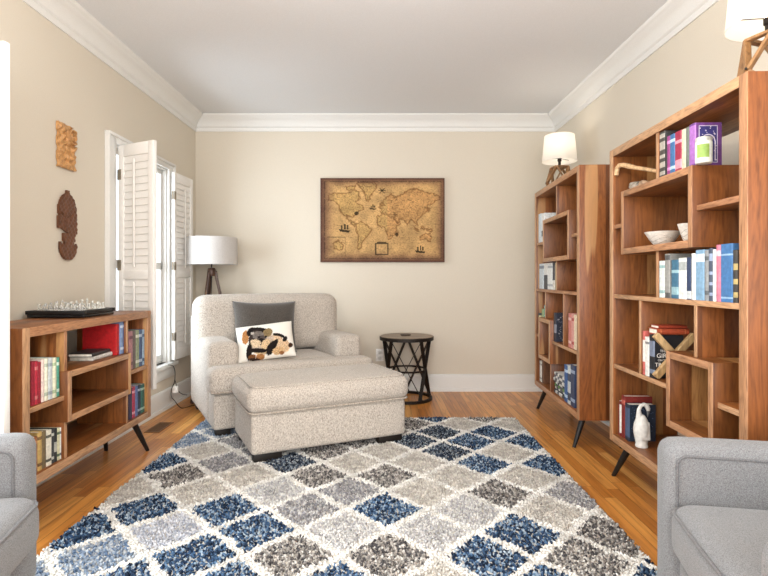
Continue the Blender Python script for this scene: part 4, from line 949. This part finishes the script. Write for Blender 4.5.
ca = (wx-.03+.0*wy)/.19; cbb = (wy-2.465+.035*np.clip(wx, 0, 9)*1.1)/.208; s_ = (ca+cbb)/2; t_ = (ca-cbb)/2; ds = np.abs(s_-np.round(s_)); dt_ = np.abs(t_-np.round(t_))
kk = (np.round(s_)+np.round(t_)).astype(int); mm = (np.round(s_)-np.round(t_)).astype(int); line = np.maximum(ds, dt_) > .424
cols = np.zeros((nT, 3)); patch = vnoise(GX/.035+20, GY/.02+20, 31); rsel = rng.random(nT)
for i in range(nT):
    key = 'W' if line[i] else CELL.get((kk[i], mm[i])) or 'GDMNGL'[(kk[i]*7+mm[i]*3) % 6]
    pal = PAL[key]; c = pal[int(rsel[i]*len(pal)) % len(pal)]; q = .88+.22*patch[i]
    cols[i] = lin(tuple(min(255, v*q) for v in c))
hgt = rng.uniform(.018, .027, nT)*(1-.12*line); az = rng.uniform(0, 2*PI, nT); ln = rng.uniform(.2, .95, nT)*.012; rr = rng.uniform(.0062, .0085, nT); a0 = rng.uniform(0, 2*PI, nT)
VT = np.zeros((nT, 7, 3))
for j in range(3):
    a = a0+j*2*PI/3; VT[:, j, 0] = GX+rr*.8*np.cos(a); VT[:, j, 1] = GY+rr*.8*np.sin(a); VT[:, j, 2] = .010
    a = a+.5; VT[:, 3+j, 0] = GX+rr*np.cos(a)+ln*.5*np.cos(az); VT[:, 3+j, 1] = GY+rr*np.sin(a)+ln*.5*np.sin(az); VT[:, 3+j, 2] = hgt*.72
VT[:, 6, 0] = GX+ln*np.cos(az); VT[:, 6, 1] = GY+ln*np.sin(az); VT[:, 6, 2] = hgt
b0 = (np.arange(nT)*7)[:, None]
Q_ = np.concatenate([b0+np.array([[j, (j+1) % 3, 3+(j+1) % 3, 3+j]]) for j in range(3)]); T_ = np.concatenate([b0+np.array([[3+j, 3+(j+1) % 3, 6]]) for j in range(3)])
pile = npmesh('pile', VT.reshape(-1, 3), Q_, T_, np.repeat(cols, 7, 0), PILE, rug, True); pile['kind'] = 'stuff'

# ------------------------------------------------------------------ round side table
st = thing('side_table', 'round wooden top side table with crisscross metal base beside the armchair', 'side table', (.233, 4.785, 0))
MB().lathe([(0, .548), (.238, .548), (.241, .551), (.241, .572), (.238, .575), (0, .575)], 64).build('table_top', TABLEWOOD, st)
MB().lathe([(.2415, .540), (.246, .540), (.246, .570), (.2415, .570), (.2415, .540)], 64, 0, None, False).lathe([(.20, .5395), (.243, .5395), (.243, .5475), (.20, .5475), (.20, .5395)], 64, 0, None, False).build('rim_band', IRON, st)
nst = 5
mb = MB()
for k in range(nst):
    for s in (-1, 1):
        t0 = 2*PI*k/nst+.25; t1 = t0+s*2*PI*.21
        a = Vector((.222*math.cos(t0), .222*math.sin(t0), .542)); b = Vector((.222*math.cos(t1), .222*math.sin(t1), .022))
        m_ = (a+b)/2; r_ = Vector((m_.x, m_.y, 0))
        MB().bar(a, b, .006, .033, r_, 0, .001).build('strap', IRON, st)
def ring(r, z0, z1, t): return [(r-t, z0), (r, z0), (r, z1), (r-t, z1), (r-t, z0)]
MB().lathe(ring(.186, .262, .277, .012), 64, 0, None, False).build('middle_ring', IRON, st)
MB().lathe(ring(.234, .0, .024, .022), 64, 0, None, False).build('bottom_ring', IRON, st)
o = MB().lathe([(0, 0), (.046, 0), (.048, .003), (.048, .009), (.045, .011), (0, .011)], 40).build('coaster', flat((70, 58, 48), .6)); o.location = (.225, 4.80, .5755); tag(o, 'dark round coaster lying on the side table top', 'coaster')

# ------------------------------------------------------------------ floor lamp
fl = thing('floor_lamp', 'tripod floor lamp with a grey drum shade in the back left corner', 'floor lamp', (-1.545, 4.79, 0))
shade_ = MB().lathe([(.232, 1.222), (.226, 1.468), (.222, 1.468), (.228, 1.222), (.232, 1.222)], 64, 0, None, False).build('lamp_shade', SHADE_OFF, fl)
mb = MB()
for k in range(3): a = 2*PI*k/3; mb.tube([(0, 0, 1.44), (.223*math.cos(a), .223*math.sin(a), 1.455)], .002, 6)
mb.build('shade_spider', IRON, shade_)
MB().tube([(0, 0, 1.10), (0, 0, 1.44)], .007, 10).lathe([(0, 1.235), (.016, 1.235), (.018, 1.30), (0, 1.31)], 16).build('lamp_rod', BLACK, fl)
MB().lathe([(0, 1.12), (.032, 1.12), (.036, 1.135), (.036, 1.175), (.030, 1.19), (0, 1.195)], 24).build('tripod_hub', WALNUT, fl)
for a, r_ in ((math.radians(-115), .24), (math.radians(20), .27), (math.radians(128), .22)):
    MB().bar((.03*math.cos(a), .03*math.sin(a), 1.165), (r_*math.cos(a), r_*math.sin(a), .004), .026, .026, (0, 0, 1), 0, .004).build('leg', WALNUT, fl)
MB().tube([(0, 0, 1.13), (.0, -.004, .9), (.004, 0, .62)], .003, 6).build('pull_cord', BLACK, fl)

# cable with white plug by the window
def w(px, py, Y): return Vector(((px-PX)/F*Y, Y, EYE-(py-PY)/F*Y))
pts = [w(168, 365, 4.33), w(173, 366, 4.35), w(175, 372, 4.35), w(174.5, 382, 4.34), w(172, 388, 4.33), w(171, 394, 4.32)]
pts = pts+[w(172, 398, 4.33), w(174, 400, 4.36), Vector((-1.68, 4.42, .006)), Vector((-1.62, 4.5, .006)), Vector((-1.56, 4.56, .006))]
def smooth_path(p, n=6):
    out = []
    for i in range(len(p)-1):
        a, b, c, d = p[max(i-1, 0)], p[i], p[i+1], p[min(i+2, len(p)-1)]
        for k in range(n):
            t = k/n; out.append(.5*((2*b)+(c-a)*t+(2*a-5*b+4*c-d)*t*t+(3*b-a-3*c+d)*t**3))
    return out+[p[-1]]
cord = thing('lamp_cord', 'black cord with a white plug hanging below the window beside the armchair', 'cord')
MB().tube(smooth_path(pts), .0032, 8).build('cable', BLACK, cord)
pl = w(175.5, 389.5, 4.36); MB().rbox(pl.x-.022, pl.x+.022, pl.y-.016, pl.y+.016, pl.z-.03, pl.z+.03, .008, 4).build('plug_adapter', WHITEPL, cord)
MB().tube(smooth_path([w(175, 380, 4.35), w(178, 390, 4.38), w(182, 394, 4.42), w(187, 395, 4.5)]), .0028, 8).build('cable', BLACK, cord)
# floor vent
vt = thing('floor_vent', 'small brown floor vent in the oak boards by the low bookcase', 'vent', (-1.63, 3.86, 0), (0, 0, 0))
mb = MB(); mb.box(-.055, .055, -.13, -.118, 0, .005, .001); mb.box(-.055, .055, .118, .13, 0, .005, .001); mb.box(-.055, -.045, -.118, .118, 0, .005, .001); mb.box(.045, .055, -.118, .118, 0, .005, .001); mb.build('vent_frame', flat((120, 82, 48), .5), vt)
mb = MB()
for i in range(14): y = -.112+i*.0172; mb.box(-.045, .045, y-.004, y+.004, .0, .004, .0005)
mb.build('vent_slats', flat((96, 66, 40), .5), vt)

# ------------------------------------------------------------------ table lamps
def lattice_lamp(label, loc, rz):
    r = thing('table_lamp', label, 'table lamp', loc, (0, 0, rz))
    lo = [Vector((.058*math.cos(PI/4+k*PI/2), .058*math.sin(PI/4+k*PI/2), .0135)) for k in range(4)]
    mid = [Vector((.108*math.cos(k*PI/2), .108*math.sin(k*PI/2), .055)) for k in range(4)]
    up = [Vector((.066*math.cos(PI/4+k*PI/2), .066*math.sin(PI/4+k*PI/2), .19)) for k in range(4)]
    def st_(a, b):
        m_ = (a+b)/2; MB().bar(a, b, .011, .025, Vector((m_.x, m_.y, .0)), 0, .001).build('strut', LATTICE, r)
    for k in range(4):
        k1 = (k+1) % 4
        st_(lo[k], lo[k1]); st_(mid[k], lo[k]); st_(mid[k1], lo[k]); st_(mid[k], up[k]); st_(mid[k1], up[k]); st_(up[k], up[k1])
    MB().bar((-.066, 0, .19), (.066, 0, .19), .016, .010, (0, 0, 1), 0, .001, Matrix.Rotation(PI/4, 4, 'Z')).build('cross_bar', LATTICE, r)
    for k in range(4):
        MB().lathe([(0, 0), (.005, 0), (.005, .004), (0, .006)], 10, 0, Matrix.Translation(mid[k]*1.07) @ Vector((mid[k].x, mid[k].y, 0)).to_track_quat('Z', 'Y').to_matrix().to_4x4()).build('bolt', IRON, r)
    sock = MB().lathe([(0, .192), (.011, .192), (.011, .235), (.016, .24), (.016, .262), (0, .264)], 20).build('lamp_socket', IRON, r)
    z0, z1 = .235, .445
    shade_ = MB().lathe([(.1365, z0), (.1175, z1), (.1155, z1), (.1345, z0), (.1365, z0)], 64, 0, None, False).build('lamp_shade', SHADE_LIT, r)
    mb = MB()
    for k in range(3): a = 2*PI*k/3+.5; mb.tube([(.014*math.cos(a), .014*math.sin(a), .262), (.13*math.cos(a), .13*math.sin(a), z0+.03)], .0018, 6)
    mb.build('shade_spider', IRON, shade_)
    MB().lathe([(0, .262), (.012, .264), (.013, .285), (.026, .318), (.028, .335), (.020, .354), (0, .362)], 20).build('bulb', BULB, sock)
    l = bpy.data.lights.new('bulb_light', 'POINT'); l.energy = .65; l.color = (1, .92, .82); l.shadow_soft_size = .03
    lo_ = bpy.data.objects.new('bulb_light', l); COL.objects.link(lo_); lo_.location = Vector(loc)+Vector((0, 0, .385))
    return r
lattice_lamp('white table lamp on open wooden lattice base, on top of the far bookcase', (1.449, 4.262, 1.8085), .15)
lattice_lamp('white table lamp on open wooden lattice base, on the near bookcase at the right edge', (1.435, 1.945, 1.8005), .35)

# ------------------------------------------------------------------ grey armchairs at the bottom corners
def side_chair(label, corner, mirror, sx0=.008):
    'local x = towards the chair back, local y = from the far arm towards the near arm (mirrored for the left chair)'
    a = math.radians(12); m = -1 if mirror else 1
    rot = Matrix(((math.cos(a)*m, -math.sin(a)*m, 0, corner[0]), (-math.sin(a), -math.cos(a), 0, corner[1]), (0, 0, 1, 0), (0, 0, 0, 1)))
    r = thing('armchair', label, 'armchair', (corner[0], corner[1], 0))
    def put(mb, name, mat, mx=None):
        mb.v = [tuple((rot.to_3x3() @ Vector(p))) for p in mb.v]; return mb.build(name, mat, r)
    W, D = .76, .74; g = .13
    for y0 in (0, W-.115): put(MB().rbox(.0, D-.06, y0, y0+.115, g, .612, .045, 9, (.0, .006, .004)), 'arm', GREYTWEED)
    put(MB().rbox(.035, D-.05, .1, W-.1, g+.02, .29, .03, 7), 'base', GREYTWEED)
    put(MB().rbox(sx0, .60, .120, W-.120, .292, .452, .05, 11, (.012, .0, .012)), 'seat_cushion', GREYTWEED)
    put(MB().rbox(D-.17, D, .06, W-.06, .29, .84, .06, 9, (.01, 0, .01)), 'back', GREYTWEED)
    # welt on the inner face of each arm and round the seat cushion
    for yy_ in (.1165, W-.1165):
        z1, x0, R_ = .578, .032, .03; pts = [(x0, yy_, .30)]+[(x0+R_-R_*math.cos(t), yy_, z1-R_+R_*math.sin(t)) for t in np.linspace(0, PI/2, 7)]+[(D-.16, yy_, z1)]
        put(MB().tube(pts, .0045, 8), 'welt', GREYPIPE)
    z_ = .43
    put(MB().tube([(.5, .125, z_)]+[(sx0+.062-.06*math.sin(t)-.004, .12+.06-.06*math.cos(t), z_) for t in np.linspace(0, PI/2, 7)]+[(sx0-.006, W/2, z_)]+[(sx0+.062-.06*math.cos(t)-.004, W-.12-.06+.06*math.sin(t), z_) for t in np.linspace(0, PI/2, 7)]+[(.5, W-.125, z_)], .0045, 8), 'welt', GREYPIPE)
    for x0, y0, fz in ((.07, .07, .012), (.07, W-.07, .012), (D-.08, .07, .0), (D-.08, W-.07, .0)):
        put(MB().tube([(x0, y0, g+.01), (x0+(-.01 if x0 < .3 else .01), y0, fz)], [.02, .013], 14), 'leg', WALNUT)
    return r
side_chair('grey tweed armchair at the bottom right, in front of the near tall bookcase', (.862, 1.66), False)
side_chair('grey tweed armchair at the bottom left, beside the low bookcase', (-1.10, 1.70), True, -.05)

# ------------------------------------------------------------------ light
wd = bpy.data.worlds.new('daylight'); S.world = wd; wd.use_nodes = True; bg = wd.node_tree.nodes['Background']
bg.inputs[0].default_value = (.86, .93, 1, 1); bg.inputs[1].default_value = 1.4
def area(loc, rot, sx, sy, e, c):
    l = bpy.data.lights.new('window_daylight', 'AREA'); l.shape = 'RECTANGLE'; l.size = sx; l.size_y = sy; l.energy = e; l.color = c
    o = bpy.data.objects.new('window_daylight', l); COL.objects.link(o); o.location = loc; o.rotation_euler = rot; return o
area((0, REAR-.05, 1.35), (PI/2, 0, 0), 3.0, 2.0, 92, (1, .99, .98))  # added fill from behind the camera, standing in for unseen rear windows
cl = thing('ceiling_fill', 'added round white fill light on the unseen ceiling above the rug', 'added fill light', (0, 1.5, H))  # made-up fixture out of view, added to brighten floor and furniture tops
MB().lathe([(0, -.001), (.07, -.001), (.07, -.02), (.012, -.03), (.012, -.14), (0, -.14)], 32).build('fill_mount', WHITEPL, cl)
MB().lathe([(.0, -.26), (.10, -.25), (.18, -.215), (.21, -.17), (.20, -.17), (.17, -.205), (.095, -.238), (0, -.248)], 48).build('fill_bowl', SHADE_LIT, cl)
l = bpy.data.lights.new('ceiling_fill_glow', 'POINT'); l.shadow_soft_size = .12; l.energy = 30; l.color = (1, .98, .95)  # added fill glow of that fixture
o = bpy.data.objects.new('ceiling_fill_glow', l); COL.objects.link(o); o.location = (0, 1.5, H-.50)
area((-2.0, 1.6, 1.2), (0, -PI/2, 0), 1.5, .8, 30, (.93, .97, 1))
area((-2.45, 3.62, 1.3), (0, -PI/2, .45), 1.6, .8, 34, (.86, .93, 1))

cam = bpy.data.cameras.new('camera'); co = bpy.data.objects.new('camera', cam); COL.objects.link(co)
co.location = (0, 0, EYE); co.rotation_euler = (PI/2, 0, 0); cam.sensor_width = 36; cam.sensor_fit = 'HORIZONTAL'; cam.lens = F/768*36
cam.shift_x = (384-PX)/768; cam.shift_y = -(288-PY)/768; cam.clip_start = .05
S.camera = co
